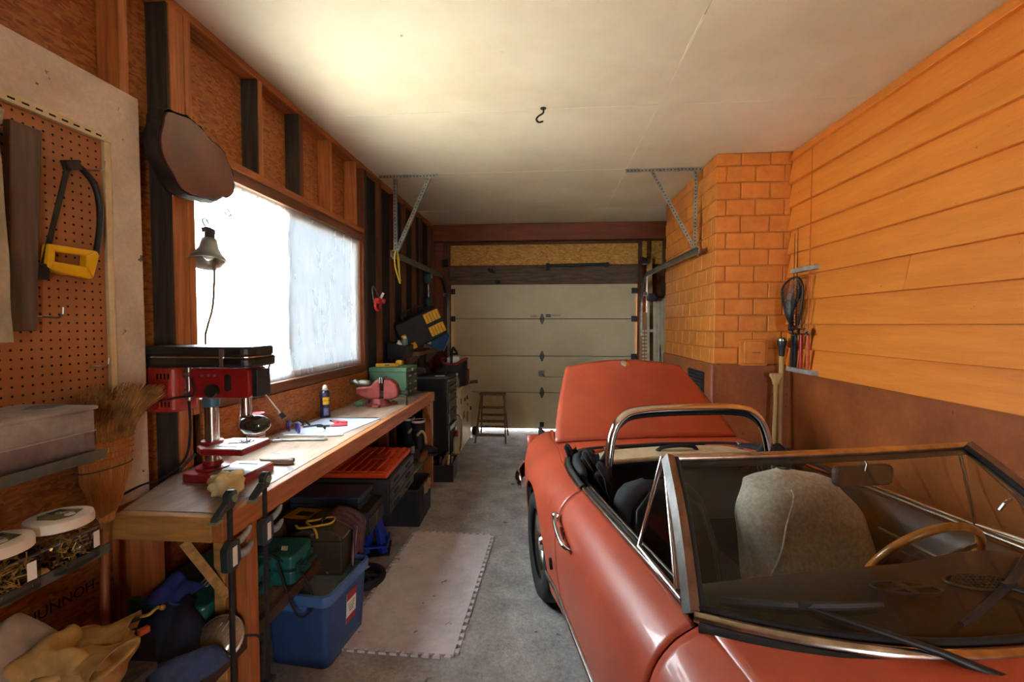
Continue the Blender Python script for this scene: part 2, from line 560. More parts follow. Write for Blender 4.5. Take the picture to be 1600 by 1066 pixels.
# left wall: sheathing with window opening, studs proud of it
WY0, WY1, WZ0, WZ1 = 2.02, 3.96, 1.20, 2.335
wl = struct(MB().box(-1.76, -1.73, YF, WY0, 0, ZC).box(-1.76, -1.73, WY1, 6.7, 0, ZC).box(-1.76, -1.73, WY0, WY1, 0, WZ0)
            .box(-1.76, -1.73, WY0, WY1, WZ1, ZC).build('wall_left', 'osb'), 'open stud wall sheathed in strand board')
MB().box(-1.755, -1.680, 4.045, 6.61, .041, 2.931).build('tar_paper', 'tar_paper', wl)
MB().box(-1.727, XL, YF, 6.55, 2.932, ZC - .001).build('top_plate', 'plate_wood', wl, bevel=.003)
MB().box(-1.727, XL, YF, 6.55, 0.001, .04).build('bottom_plate', 'stud_old', wl)
def stud(y0, z0, z1, m, w=.038):
    MB().box(-1.727, XL + random.uniform(-.003, .003), y0, y0 + w, z0, z1).build('stud', m, wl, bevel=.002, seg=1)
random.seed(3)
for y in (-2.2, -1.79, -1.38, -.97, -.56, -.15, .26, .67): stud(y, .04, 2.932, 'stud_old')
stud(1.08, .04, 2.932, 'stud_new')
stud(1.655, .04, 2.932, 'stud_new')
stud(1.888, .04, 2.932, 'stud_new'); stud(1.929, .04, 2.932, 'stud_new'); stud(1.970, 1.13, 2.932, 'stud_new')
for y, m in ((2.50, 'stud_new'), (2.93, 'stud_red'), (3.35, 'stud_new'), (3.79, 'stud_new')):
    stud(y, 2.40, 2.932, m)
for y, z0 in ((1.876, .04), (2.489, 2.40), (2.919, 2.40)):      # added dark facings: shade and old-wood tone on the stud sides
    MB().box(-1.727, XL - .004, y, y + .0105, z0, 2.932).build('stud_shade_facing', 'stud_dark', wl)
for y in (2.42, 2.84, 3.26, 3.68): stud(y, .04, 1.13, 'stud_old')
stud(3.962, .04, 2.932, 'stud_red'); stud(4.003, .04, 2.932, 'stud_dark')
for y, m in ((4.37, 'stud_red'), (4.76, 'stud_red'), (5.16, 'stud_red'), (5.56, 'stud_red'), (5.87, 'stud_old'), (6.30, 'stud_red'), (6.50, 'stud_red')):
    stud(y, .04, 2.932, m)
MB().box(-1.727, XL + .002, 2.01, 3.96, 2.362, 2.40).build('header_plate', 'plate_wood', wl, bevel=.003)
MB().box(-1.727, XL - .012, 2.01, 3.96, 2.30, 2.3615).build('window_head', 'sill_wood', wl, bevel=.003)
MB().box(-1.727, XL + .004, 2.01, 3.96, 1.135, 1.198).build('sill_plate', 'sill_wood', wl, bevel=.003)
MB().box(-1.63, -1.619, 2.012, 3.995, .50, 1.133).build('osb_panel', 'osb', wl)
MB().box(-1.727, -1.66, 2.012, 2.03, 1.2, 2.30).build('window_jamb', 'stud_new', wl)
MB().box(-1.727, -1.66, 3.94, 3.958, 1.2, 2.30).build('window_jamb', 'stud_new', wl)
# stamped lettering low on the sheathing near the camera
text_part('stamp_lettering', '0-LJUNNOH-A', .052, 'stamp_ink', wl, (-1.7295, 1.47, .555), (PI / 2, 0, PI / 2))
text_part('stamp_lettering', '240', .05, 'stamp_ink', wl, (-1.7295, 1.77, 1.62), (PI / 2, 0, PI / 2))

# window: aluminium slider behind a plastic sheet
w1 = struct(MB().box(-1.735, -1.685, WY0 + .012, WY1 - .012, WZ0 + .001, WZ0 + .045).box(-1.735, -1.685, WY0 + .012, WY1 - .012, WZ1 - .075, WZ1 - .035)
            .box(-1.735, -1.685, WY0 + .012, WY0 + .05, WZ0 + .045, WZ1 - .075).box(-1.735, -1.685, WY1 - .05, WY1 - .012, WZ0 + .045, WZ1 - .075)
            .build('window_1', 'alu_white', bevel=.003), 'wide sliding window covered with milky plastic sheet')
MB().box(-1.728, -1.69, 2.835, 2.885, WZ0 + .045, WZ1 - .075).build('meeting_stile', 'alu_white', w1, bevel=.003)
MB().box(-1.712, -1.708, 2.06, 2.84, WZ0 + .045, WZ1 - .075).build('pane', 'clear_glass', w1)
MB().box(-1.722, -1.718, 2.88, 3.92, WZ0 + .045, WZ1 - .075).build('pane', 'clear_glass', w1)
MB().box(-1.7315, -1.7305, 2.88, 3.92, WZ0 + .045, WZ1 - .075).build('dimming_screen', 'dimming_mesh', w1)  # dark mesh added to dim the right-hand pane
def filmfn(a, b):
    y = 2.015 + 1.945 * a; z = 1.20 + 1.125 * b
    e = min(a, 1 - a, b * .6, (1 - b) * .6) * 8
    return (-1.664 - min(1, e) * .012 * (1 + nz(y, z, 1, 3)) + .003 * nz(y * 6, z * 1.2, 5), y, z)
MB().grid(filmfn, 60, 40).build('plastic_sheet', 'plastic_film', w1, smooth=True)
MB().box(-1.664, -1.656, 2.0, 2.022, 1.19, 2.33).box(-1.66, -1.652, 2.01, 3.96, 2.318, 2.335).build('sheet_batten', 'stud_old', w1)

# view outside: paving and the neighbour's pale wall
struct(MB().box(-14, -1.90, -6, 16, -.25, -.15).build('ground', 'gravel'), 'pale gravel yard outside the window')
nb = thing('neighbour_building', 'pale rendered building seen hazily through the right window pane', 'building', (-5.6, 9.0, -.15))
MB().box(-.4, 0, 0, 7, 0, 5.2).build('wall', 'render_wall', nb)
MB().box(-.5, .06, -.06, 7.05, 0, .55).build('plinth', 'white_paint', nb)
MB().prism([(-.8, 5.1), (.35, 5.1), (.35, 5.25), (-.8, 5.7)], -.3, 7.3, 'xz').build('eave', 'white_paint', nb)

# end wall behind the camera with an unseen slot sized for fill light
struct(MB().box(-1.85, 1.41, YF - .1, YF, 0, ZC).box(1.65, 2.2, YF - .1, YF, 0, ZC).box(1.41, 1.65, YF - .1, YF, 2.1, ZC)
       .build('wall_front', 'drywall'), 'wall behind the camera with an unseen slot added for fill light')
struct(MB().box(-8, 8, -12, YF - .16, -.16, -.02).build('driveway', 'gravel'), 'pale paving outside the fill-light slot')

# back wall with header, strand board strip, timber beam and jambs
wb = struct(MB().box(-1.75, -1.475, 6.62, 6.70, 0, ZC).box(1.34, 2.1, 6.62, 6.70, 0, ZC).box(-1.475, 1.34, 6.62, 6.70, 2.14, ZC)
            .build('wall_back', 'osb_dark'), 'end wall around the overhead door')
MB().box(-1.63, 2.0, 6.44, 6.56, 2.735, ZC - .001).build('header_beam', 'header_paint', wb, bevel=.004)
MB().box(-1.40, 1.27, 6.55, 6.58, 2.40, 2.69).build('osb_strip', 'osb_light', wb)
MB().box(1.32, 1.62, 6.55, 6.58, 2.40, 2.72).build('osb_strip', 'osb_light', wb)
MB().box(-1.40, 1.27, 6.535, 6.58, 2.69, 2.715).build('trim_board', 'jamb_wood', wb)
MB().box(-1.40, 1.27, 6.535, 6.58, 2.375, 2.40).build('trim_board', 'jamb_wood', wb)
MB().box(-1.42, 1.27, 6.53, 6.58, 2.125, 2.375).build('timber_beam', 'beam_wood', wb, bevel=.004)
for x0, x1, m in ((-1.50, -1.445, 'jamb_wood'), (-1.445, -1.405, 'stud_red'), (1.272, 1.32, 'jamb_wood'), (1.60, 1.64, 'stud_old'), (1.39, 1.43, 'jamb_wood')):
    MB().box(x0, x1, 6.52, 6.60, 0.001, 2.733).build('jamb', m, wb, bevel=.003)
MB().box(-1.63, -1.50, 6.545, 6.575, 0.001, 2.733).build('side_board', 'header_paint', wb)
MB().box(1.43, 1.60, 6.58, 6.615, 0.001, 2.40).build('side_board', 'jamb_wood', wb)
MB().box(1.64, 2.0, 6.56, 6.61, 0.001, 2.733).build('side_board', 'stud_old', wb)

# overhead door: four steel sections with hinges, lock and rollers
gd = struct(MB().box(-1.42, 1.275, 6.655, 6.665, .03, 2.12).build('door_1', M('door_skin', '#4a4436', rough=.6)), 'beige four-section steel overhead garage door')
for z0, z1 in ((.022, .5535), (.5605, 1.0865), (1.0935, 1.6265), (1.6335, 2.135)):
    MB().box(-1.425, 1.278, 6.61, 6.652, z0, z1).build('door_section', 'door_steel', gd, bevel=.004)
def hinge(x, z, s=1.0):
    m = MB().prism([(x - .012, z - .075 * s), (x + .012, z - .075 * s), (x + .038, z), (x + .012, z + .075 * s), (x - .012, z + .075 * s), (x - .038, z)], 6.603, 6.6095, 'xz')
    m.cyl((x - .035, 6.598, z), (x + .035, 6.598, z), .008, n=8)
    m.build('hinge', M('hinge_grey', '#6d6c60', '#58574d', rough=.5, metal=.4, scale=20), gd)
for z in (.557, 1.09, 1.63): hinge(-.075, z)
for z in (.557, 1.09, 1.63, 2.03):
    for x in (-1.385, 1.235):
        o = MB().box(x - .04, x + .04, 6.595, 6.609, z - .04, z + .04).cyl((x, 6.57, z), (x + (.09 if x > 0 else -.09), 6.57, z), .007, n=8)\
            .box(x - .02, x + .02, 6.56, 6.6, z - .02, z + .02).build('roller_bracket', 'steel_dark', gd)
lk = MB().box(-.125, -.035, 6.60, 6.609, .79, .88).cyl((-.08, 6.585, .83), (-.08, 6.60, .83), .02, n=10).build('lock', 'galv', gd)
MB().beam((-.075, 6.59, .835), (-.03, 6.588, .785), .012, .006).build('latch_lever', 'steel_dark', lk)
MB().tube([(-.03, 6.598, .79), (1.2, 6.598, .79)], .004, 6).build('lock_rod', 'galv', lk)
MB().box(-.105, -.045, 6.603, 6.609, .055, .125).build('pull_handle', 'steel_dark', gd)
MB().box(-.24, -.14, 6.6085, 6.6095, 1.655, 1.685).build('sticker', M('sticker_red', '#b0735c', '#c9a48c', scale=60), gd)
MB().box(-.02, .05, 6.6085, 6.6095, 1.652, 1.70).build('sticker', M('sticker_black', '#2c2a26', '#8a8270', scale=120), gd)
MB().box(.055, .19, 6.6085, 6.6095, 1.67, 1.695).build('sticker', M('sticker_pale', '#8f876c', '#b9ae8c', scale=120), gd)
# torsion tube over the door
ts = thing('torsion_bar', 'black torsion bar fixed to the timber beam above the garage door', 'bar', (0, 6.50, 2.385))
MB().cyl((.02, 0, 0), (.86, 0, .01), .022, n=12).build('tube', 'black_plastic', ts, smooth=40)
MB().box(-.02, .03, -.03, .035, -.07, .03).cyl((0, -.03, -.03), (.03, -.03, -.03), .035, n=12).build('end_bracket', 'steel_dark', ts, bevel=.003)
MB().box(.82, .845, -.03, .035, -.035, .035).build('clip', 'steel_dark', ts)

# right wall: lap siding boards over a brown concrete stem wall
wr = struct(MB().box(2.0, 2.12, YF, 6.7, 0, 1.168).build('wall_right', 'stem_paint'), 'orange lap siding above a brown painted concrete stem wall')
MB().box(2.03, 2.12, YF, 6.7, 1.168, ZC).build('sheathing', 'stem_paint', wr)
zs = [1.167 + .1915 * i for i in range(10)] + [2.97]
joints = {3: [2.70], 1: [-.4], 5: [.3], 7: [1.1]}
for i in range(10):
    z0, z1 = zs[i], min(zs[i + 1] + .012, 2.969)
    if i == 9: z1 = 2.969
    cuts = [YF] + joints.get(i, []) + [3.955]
    for a, b in zip(cuts[:-1], cuts[1:]):
        MB().add([(1.974, a + .001, z0), (2.03, a + .001, z0), (2.03, a + .001, z1), (2.008, a + .001, z1),
                  (1.974, b - .001, z0), (2.03, b - .001, z0), (2.03, b - .001, z1), (2.008, b - .001, z1)],
                 [(0, 1, 2, 3), (4, 7, 6, 5), (0, 4, 5, 1), (1, 5, 6, 2), (2, 6, 7, 3), (3, 7, 4, 0)]).build('siding_board', 'siding_paint', wr, bevel=.004, seg=1)

# brick chimney breast: separate painted blocks on a brown plinth
CX, CY0, CY1, CZ = 1.40, 3.95, 5.58, 1.215
ch = struct(MB().box(CX + .009, 2.03, CY0 + .009, CY1, CZ, ZC - .001).build('wall_chimney', 'mortar_paint'), 'orange painted block chimney breast')
bw, bh, g = .232, .1375, .010
row = 0; z = CZ
bm_cache = {}
def brick(x0, x1, y0, y1, z0, z1):
    k = (round(x1 - x0, 3), round(y1 - y0, 3), round(z1 - z0, 3))
    c = ((x0 + x1) / 2, (y0 + y1) / 2, (z0 + z1) / 2)
    if k not in bm_cache:
        o = MB().boxc((0, 0, 0), (x1 - x0, y1 - y0, z1 - z0)).build('brick', 'brick_paint', ch, bevel=.004, seg=1)
        bm_cache[k] = o; o.location = c
    else:
        copy_of(bm_cache[k], ch, c)
while z < ZC - .02:
    z1 = min(z + bh, ZC - .002)
    # front face, from the corner towards the siding
    x = CX
    x1 = CX + (bw * .36 if row % 2 else bw * .86)
    first = True
    while x < 1.99:
        xe = min(x1, 2.0)
        if xe - x > .03:
            brick(x + (0 if first else g / 2), xe - g / 2, CY0 + random.uniform(0, .002), CY0 + .05, z + g / 2, z1 - g / 2)
        first = False
        x = x1; x1 += bw
    # side face, running back from the corner
    y = CY0 + .05
    y1 = CY0 + (bw * .9 if row % 2 else bw * .45)
    while y < CY1 - .01:
        ye = min(y1, CY1)
        if ye - y > .03:
            brick(CX + random.uniform(0, .002), CX + .03, y + (g / 2 if y > CY0 + .06 else .001), ye - g / 2, z + g / 2, z1 - g / 2)
        y = y1; y1 += bw
    z += bh; row += 1
MB().box(CX - .016, 2.02, CY0 - .016, CY1, 0, CZ).build('plinth', 'stem_paint', ch, bevel=.012)
MB().beam((CX - .014, CY0 - .014, .3), (CX - .014, CY0 - .014, 1.20), .024, .024).build('worn_edge', 'stem_edge', ch, bevel=.008)
# cleanout hatch and vent set in the chimney
ho = MB().rbox(1.60, 1.83, 3.925, 3.952, 1.205, 1.425, .02, 'xz').build('cleanout_frame', 'brick_paint', ch, bevel=.006)
hd = MB().rbox(1.63, 1.805, 3.908, 3.927, 1.225, 1.41, .018, 'xz').build('cleanout_door', 'brick_paint', ch, bevel=.006)
MB().tube([(1.70, 3.91, 1.318), (1.705, 3.895, 1.318), (1.75, 3.895, 1.318), (1.755, 3.91, 1.318)], .005, 6).build('handle', 'stem_edge', hd)
vt = MB().box(1.372, 1.386, 4.12, 4.55, .93, 1.13).build('vent_frame', 'black_matte', ch, bevel=.004)
for k in range(6):
    MB().boxc((1.370, 4.335, .955 + k * .03), (.012, .40, .012), (0, .5, 0)).build('vent_slat', 'steel_dark', vt)
# ---------------------------------------------------------------- the red roadster
M('car_red', '#b04a30', '#a14128', rough=.42, scale=3, detail=6, coat=.25, spots=('#c98a70', 26, .80), grain=(30, .05))
M('car_black_vinyl', '#1b1b1d', '#141416', rough=.5, scale=40, bump=.1)
M('car_carpet', '#141312', rough=.95)
M('dash_vinyl', '#2d221d', '#241b17', rough=.55, scale=60, bump=.08)
M('seat_fabric', '#1c1e24', '#14161a', rough=.85, scale=30)
M('seat_cover', '#b8afa3', '#988f83', rough=.95, scale=60, detail=3, bump=.25, bscale=160, sheen=.3)
M('piping_yellow', '#a8913a', rough=.5)
M('beige_board', '#b9a98a', '#a89876', rough=.7, scale=12)
M('steer_wood', '#b5702c', '#8a4f1c', rough=.3, scale=20, coat=.4)
M('tyre', '#1a1a1a', '#242322', rough=.85, scale=20)
M('hood_fabric', '#20222a', '#15161b', rough=.8, scale=12, bump=.2)
M('lamp_red', '#8e1a14', rough=.2, coat=.5)
M('lamp_glass', '#d8dadb', rough=.08, metal=.6)
M('blue_fabric', '#1f4a8c', '#173a70', rough=.8, scale=14)
M('card_tan', '#b58a55', '#9c7444', rough=.8, scale=14)

CAR = thing('roadster', 'faded red open roadster with chrome roll bar and raised boot lid', 'car', (.932, 1.5885, 0), R(12))

def interp(x, xs, ys):
    if x <= xs[0]: return ys[0]
    for i in range(len(xs) - 1):
        if x <= xs[i + 1]:
            t = (x - xs[i]) / (xs[i + 1] - xs[i]); t = t * t * (3 - 2 * t)
            return ys[i] + (ys[i + 1] - ys[i]) * t
    return ys[-1]
CP = [(.69, .17), (.735, .20), (.756, .30), (.776, .45), (.784, .57), (.778, .655), (.757, .728), (.715, .783), (.662, .815)]
WHV, WHF, WR = 1.17, -1.16, .295
def half_w(v): return interp(v, [-1.95, -1.6, -1.0, 1.2, 1.6, 2.05], [.80, .93, 1.0, 1.0, .965, .86])
def top_z(v): return interp(v, [-1.95, -1.5, -.8, -.3, .3, .7, 1.3, 1.75, 2.05], [.66, .755, .80, .815, .81, .805, .81, .80, .70])
def edge_u(v): return interp(v, [-1.95, -1.2, -.5, -.3, .55, .95, 1.35, 2.05], [.50, .55, .60, .645, .66, .655, .605, .52])
def side(v, t):
    """point on the left body side: t=0 sill, t=1 belt edge"""
    w = half_w(v); tz = top_z(v)
    x = t * (len(CP) - 1); k = min(int(x), len(CP) - 2); f = x - k
    a = CP[max(k - 1, 0)]; b = CP[k]; c = CP[k + 1]; d = CP[min(k + 2, len(CP) - 1)]
    q = []
    for i in (0, 1):
        q.append(0.5 * (2 * b[i] + (c[i] - a[i]) * f + (2 * a[i] - 5 * b[i] + 4 * c[i] - d[i]) * f * f + (3 * b[i] - a[i] - 3 * c[i] + d[i]) * f ** 3))
    u, z = q[0] * w, q[1]
    s = max(0, min(1, (z - .40) / .415)); s2 = s * s
    z = z + (tz - .815) * s2
    # flatten fender tops inwards towards the edge line
    s3 = max(0, (t - .62) / .38) ** 1.6
    u = u + (edge_u(v) - .662 * w) * s3
    # flare round the wheels
    for wv in (WHV, WHF):
        d2 = math.hypot(v - wv, z - .29)
        if .25 < d2 < .5: u += .016 * (1 - abs(d2 - .35) / .15 if abs(d2 - .35) < .15 else 0)
    return u, z
def t_of_z(v, zz):
    lo, hi = 0.0, 1.0
    for _ in range(22):
        m = (lo + hi) / 2
        if side(v, m)[1] < zz: lo = m
        else: hi = m
    return hi
def bottom_t(v):
    for wv in (WHV, WHF):
        r = .352
        if abs(v - wv) < r:
            zz = .29 + math.sqrt(r * r - (v - wv) ** 2) * 1.0
            return t_of_z(v, zz)
    return 0.0
def side_patch(sgn, v0, v1, nv, nt=26):
    stations = [v0 + (v1 - v0) * i / (nv - 1) for i in range(nv)]
    for wv in (WHV, WHF):
        for e in (-.3519, -.350, -.345, -.335, .335, .345, .350, .3519):
            if v0 < wv + e < v1: stations.append(wv + e)
        for e in (-.3522, .3522):
            if v0 < wv + e < v1: stations.append(wv + e)
    stations.sort()
    mb = MB(); vs = []; fs = []
    for v in stations:
        b = bottom_t(v)
        for j in range(nt):
            t = b + (1 - b) * j / (nt - 1)
            u, z = side(v, t)
            vs.append((sgn * u, v, z))
    for i in range(len(stations) - 1):
        for j in range(nt - 1):
            fs.append((i * nt + j, (i + 1) * nt + j, (i + 1) * nt + j + 1, i * nt + j + 1))
    mb.add(vs, fs)
    return mb
def ws_v(u): return -.555 + .25 * (abs(u) / .66) ** 2.2        # foot of the windscreen
DV0, DV1 = -.335, .60
for sgn in (-1, 1):
    off = 1 if sgn < 0 else -1
    side_patch(sgn, -1.90, DV0 - .008, 60).build('front_wing', 'car_red', CAR, smooth=50, solid=.007, off=-1.0)
    d = side_patch(sgn, DV0, DV1, 40).build('door', 'car_red', CAR, smooth=50, solid=.007, off=-1.0)
    for vs_ in (DV0 - .004, DV1 + .004):
        MB().grid(lambda a, b: (sgn * (side(vs_, b)[0] - .022), vs_ + (a - .5) * .05, side(vs_, b)[1] - .010), 2, 20).build('door_shut', 'black_matte', CAR)
    side_patch(sgn, DV1 + .008, 2.02, 60).build('rear_wing', 'car_red', CAR, smooth=50, solid=.012, off=-1.0)
    # door handle: chrome lever with button
    def sp(v, z, o=0.0):
        u, zz = side(v, t_of_z(v, z)); return (sgn * (u + o), v, z)
    h = MB().tube(bez([sp(.58, .700, .012), sp(.575, .702, .028), sp(.52, .69, .034), sp(.44, .675, .034), sp(.38, .665, .026), sp(.355, .66, .008)], 18),
                  [.016, .017, .013, .012] + [.011] * 10 + [.010, .009, .008, .007, .006], 10)
    h.ball(sp(.585, .702, .024), (.017, .02, .017), 12, 8)
    h.build('door_handle', 'chrome', d, smooth=60)
    MB().boxc(sp(.50, .66, .001), (.008, .05, .035)).build('handle_recess', M('car_red_dark', '#6e1d16', rough=.5), d)
    # bright belt moulding with rubber lip
    def belt(v, du, dz): return (sgn * (edge_u(v) + du), v, top_z(v) + dz)
    vv = [DV0 + .03 + (DV1 - DV0 - .03) * i / 14 for i in range(15)]
    MB().tube([belt(v, -.004, .006) for v in vv], .0085, 8).build('belt_moulding', 'chrome_worn', d, smooth=60)
    MB().tube([belt(v, -.024, .002) for v in vv], .012, 8).build('window_seal', 'black_rubber', d, smooth=60)
    MB().tube([belt(v, -.040, .006) for v in vv], .006, 8).build('inner_moulding', 'chrome_worn', d, smooth=60)
    MB().grid(lambda a, b: (sgn * (edge_u(DV0 + .04 + a * .87) - .045 - .03 * math.sin(b * PI)), DV0 + .04 + a * .87, .80 - b * .55), 12, 8).build('door_card', 'car_black_vinyl', d, smooth=True, solid=.01)
    MB().cyl((sgn * .585, -.15, .66), (sgn * .585, .35, .67), .008, n=8).build('pull_bar', 'chrome', d)
    # sill strip
    MB().tube([(sgn * (side(v, t_of_z(v, .315))[0] + .006), v, .315) for v in [-.82 + i * .0825 for i in range(21)]], .011, 8).build('sill_strip', 'chrome_worn', CAR, smooth=60)
    # rear corner surround of the cockpit
    pts = bez([(sgn * .655, .612, .812), (sgn * .650, .80, .815), (sgn * .625, .98, .815), (sgn * .56, 1.12, .818), (sgn * .42, 1.19, .822), (0, 1.205, .83)], 26)
    MB().tube(pts, .014, 8).build('cockpit_rail', 'black_rubber', CAR, smooth=60)
    MB().tube([p + Vector((sgn * .018, .008, -.002)) for p in pts[:14]], .007, 8).build('rail_moulding', 'chrome_worn', CAR, smooth=60)
    # small catch on the trailing door edge
    MB().tube([(sgn * .79, .66, .42), (sgn * .795, .665, .47)], .008, 6).build('overrider_pin', 'steel_dark', CAR)

# rear deck between the wings and round the boot opening
def deck_z(u, v): return top_z(v) + .022 * (1 - (abs(u) / .66) ** 2)
def cockpit_back(u):                      # rear edge line of the cockpit opening
    a = min(abs(u) / .655, 1.0)
    return .62 + .585 * math.sqrt(max(0, 1 - a ** 3.2))
def deck_strip(u0f, u1f, va, vb, nu, nv):
    return lambda a, b: None
mb = MB()
def lid_half(v): return interp(v, [1.37, 1.6, 1.95], [.595, .565, .50])
mb.grid(lambda a, b: (lambda u: (u, cockpit_back(u) + (1.385 - cockpit_back(u)) * b, deck_z(u, cockpit_back(u) + (1.385 - cockpit_back(u)) * b)))(
    (-.655 + 1.31 * a) if True else 0), 41, 8)
# clamp outer edge to wing edge line
mb.v = [((max(-edge_u(p[1]), min(edge_u(p[1]), p[0]))), p[1], p[2]) for p in mb.v]
mb.build('rear_deck', 'car_red', CAR, smooth=50, solid=.012, off=-1.0)
for sgn in (-1, 1):
    MB().grid(lambda a, b: (lambda v: (sgn * (edge_u(v) + (min(lid_half(v), edge_u(v) - .02) - edge_u(v)) * b), v, deck_z(edge_u(v), v)))(1.385 + .62 * a), 16, 4)\
        .build('boot_side_rail', 'car_red', CAR, smooth=50, solid=.012, off=-1.0)
MB().grid(lambda a, b: (-.50 + a * 1.0, 2.0 + .03 * math.sin(b * PI) , .73 - b * .38), 20, 8).build('tail_panel', 'car_red', CAR, smooth=50, solid=.012)
for sgn in (-1, 1):
    tl = MB().rbox(sgn * .60 - .05, sgn * .60 + .05, 1.98, 2.045, .52, .68, .04, 'xz').build('tail_lamp', 'lamp_red', CAR, bevel=.01)
    MB().rbox(sgn * .60 - .058, sgn * .60 + .058, 1.97, 2.02, .512, .688, .045, 'xz').build('lamp_bezel', 'chrome', tl)
    MB().grid(lambda a, b: (sgn * (.47 + a * .21), 2.0 - .02 * a, .72 - b * .40), 6, 6).build('tail_corner', 'car_red', CAR, smooth=True, solid=.012)
# boot tub
MB().box(-.58, .58, 1.24, 1.26, .28, .80).box(-.58, .58, 1.26, 1.97, .27, .285).box(-.60, -.58, 1.24, 1.97, .28, .78).box(.58, .60, 1.24, 1.97, .28, .78).build('boot_tub', 'car_carpet', CAR)
# raised boot lid
L0, L1 = Vector((0, 1.395, .800)), Vector((0, 1.83, 1.225))
ldir = (L1 - L0); lnor = Vector((0, -ldir.z, ldir.y)).normalized()
def lidfn(a, b):
    s = a * 2 - 1
    hw = .605 + (.43 - .605) * (b ** 1.25)
    rear = .045 * (1 - s * s) * b          # curved rear edge
    front = -.015 * (1 - s * s) * (1 - b)
    p = L0 + ldir * (b + rear / ldir.length + front) + lnor * (.05 * (1 - s * s) * math.sin(PI * min(1, .25 + b * .6)) + .012)
    return Vector((s * hw, p.y, p.z))
lid = MB().grid(lidfn, 31, 21).build('boot_lid', 'car_red', CAR, smooth=50, solid=.016, off=-1.0)
lp = lidfn(.5, .93)
lkm = MB().mat(Matrix.Translation(lp + lnor * .016) @ lnor.to_track_quat('Z', 'Y').to_matrix().to_4x4())
lkm.lathe([(.001, .016), (.02, .014), (.032, .008), (.036, -.02)], 24)
lkm.v = [tuple(p) for p in lkm.v]
lkm.build('boot_lock', 'chrome', lid, smooth=50)
for sgn in (-1, 1):
    MB().beam((sgn * .50, 1.33, .80), (sgn * .50, 1.41, .82), .03, .012).cyl((sgn * .515, 1.385, .81), (sgn * .485, 1.385, .81), .012, n=10).build('hinge', 'steel_dark', lid)
MB().tube([(.52, 1.62, .79), (.50, 1.66, .98), (.47, 1.63, 1.02)], .006, 6).build('lid_stay', 'steel', lid)

# bonnet and scuttle
def bonnet(u, v):
    e = edge_u(v); s = min(1, abs(u) / e)
    return top_z(v) + interp(v, [-1.95, -1.4, -.5], [.03, .06, .045]) * (1 - s ** 2.2)
MB().grid(lambda a, b: (lambda v: ((2 * a - 1) * (edge_u(v) - .004), v, bonnet((2 * a - 1) * edge_u(v), v)))(-1.86 + b * 1.13), 33, 30)\
    .build('bonnet', 'car_red', CAR, smooth=50, solid=.012, off=-1.0)
MB().grid(lambda a, b: (lambda u: (u, -.724 + (ws_v(u) + .03 + .724) * b, bonnet(u, -.724 + (ws_v(u) + .03 + .724) * b)))((2 * a - 1) * .628), 41, 12)\
    .build('scuttle', 'car_red', CAR, smooth=50, solid=.012, off=-1.0)
MB().lathe([(.012, 0), (.012, .012), (.006, .02), (.002, .024)], 12, c=(.02, -.70, bonnet(.02, -.70))).build('washer_jet', 'black_plastic', CAR, smooth=50)
MB().lathe([(.012, 0), (.012, .012), (.006, .02), (.002, .024)], 12, c=(-.18, -.70, bonnet(.18, -.70))).build('washer_jet', 'black_plastic', CAR, smooth=50)
# nose, grille, lamps, bumpers
MB().grid(lambda a, b: (-.62 + a * 1.24, -1.87 - .05 * math.sin(a * PI), .68 - b * .34), 20, 8).build('nose_panel', 'car_red', CAR, smooth=50, solid=.012)
gr = MB().rbox(-.34, .34, -1.945, -1.925, .42, .60, .06, 'xz').build('grille_surround', 'chrome', CAR, bevel=.006)
for k in range(15):
    MB().box(-.30 + k * .0429 - .003, -.30 + k * .0429 + .003, -1.955, -1.946, .435, .585).build('grille_bar', 'chrome_worn', gr)
for sgn in (-1, 1):
    hl = MB().lathe([(.001, .03), (.05, .024), (.085, .0)], 24, c=(sgn * .57, -1.895, .60), rot=(PI / 2, 0, 0)).build('headlamp', 'lamp_glass', CAR, smooth=50)
    MB().lathe([(.085, .012), (.102, .0), (.104, -.05)], 24, c=(sgn * .57, -1.895, .60), rot=(PI / 2, 0, 0), caps=False).build('headlamp_rim', 'chrome', hl, smooth=50, solid=.003)
fb = bez([(-.745, -1.60, .46), (-.67, -1.84, .46), (-.50, -1.97, .46), (0, -2.02, .46), (.50, -1.97, .46), (.67, -1.84, .46), (.745, -1.60, .46)], 40)
MB().grid(lambda a, b: fb[int(round(a * 40))] + Vector((0, 0, (b - .5) * .09)) * 1.0, 41, 5).build('front_bumper', 'chrome', CAR, smooth=50, solid=.018)
rb = bez([(-.775, 1.64, .47), (-.755, 1.84, .47), (-.60, 2.03, .47), (0, 2.08, .47), (.60, 2.03, .47), (.755, 1.84, .47), (.775, 1.64, .47)], 40)
def bumper(a, b):
    p = rb[int(round(a * 40))]; an = (b - .5) * PI
    e = min(1, min(a, 1 - a) * 18) ** .5
    n = Vector((p.x, p.y - 1.2, 0)).normalized()
    return p + n * (.03 * math.cos(an)) * e + Vector((0, 0, .05 * math.sin(an) * e))
MB().grid(bumper, 41, 9).build('rear_bumper', 'chrome', CAR, smooth=60, solid=.008)
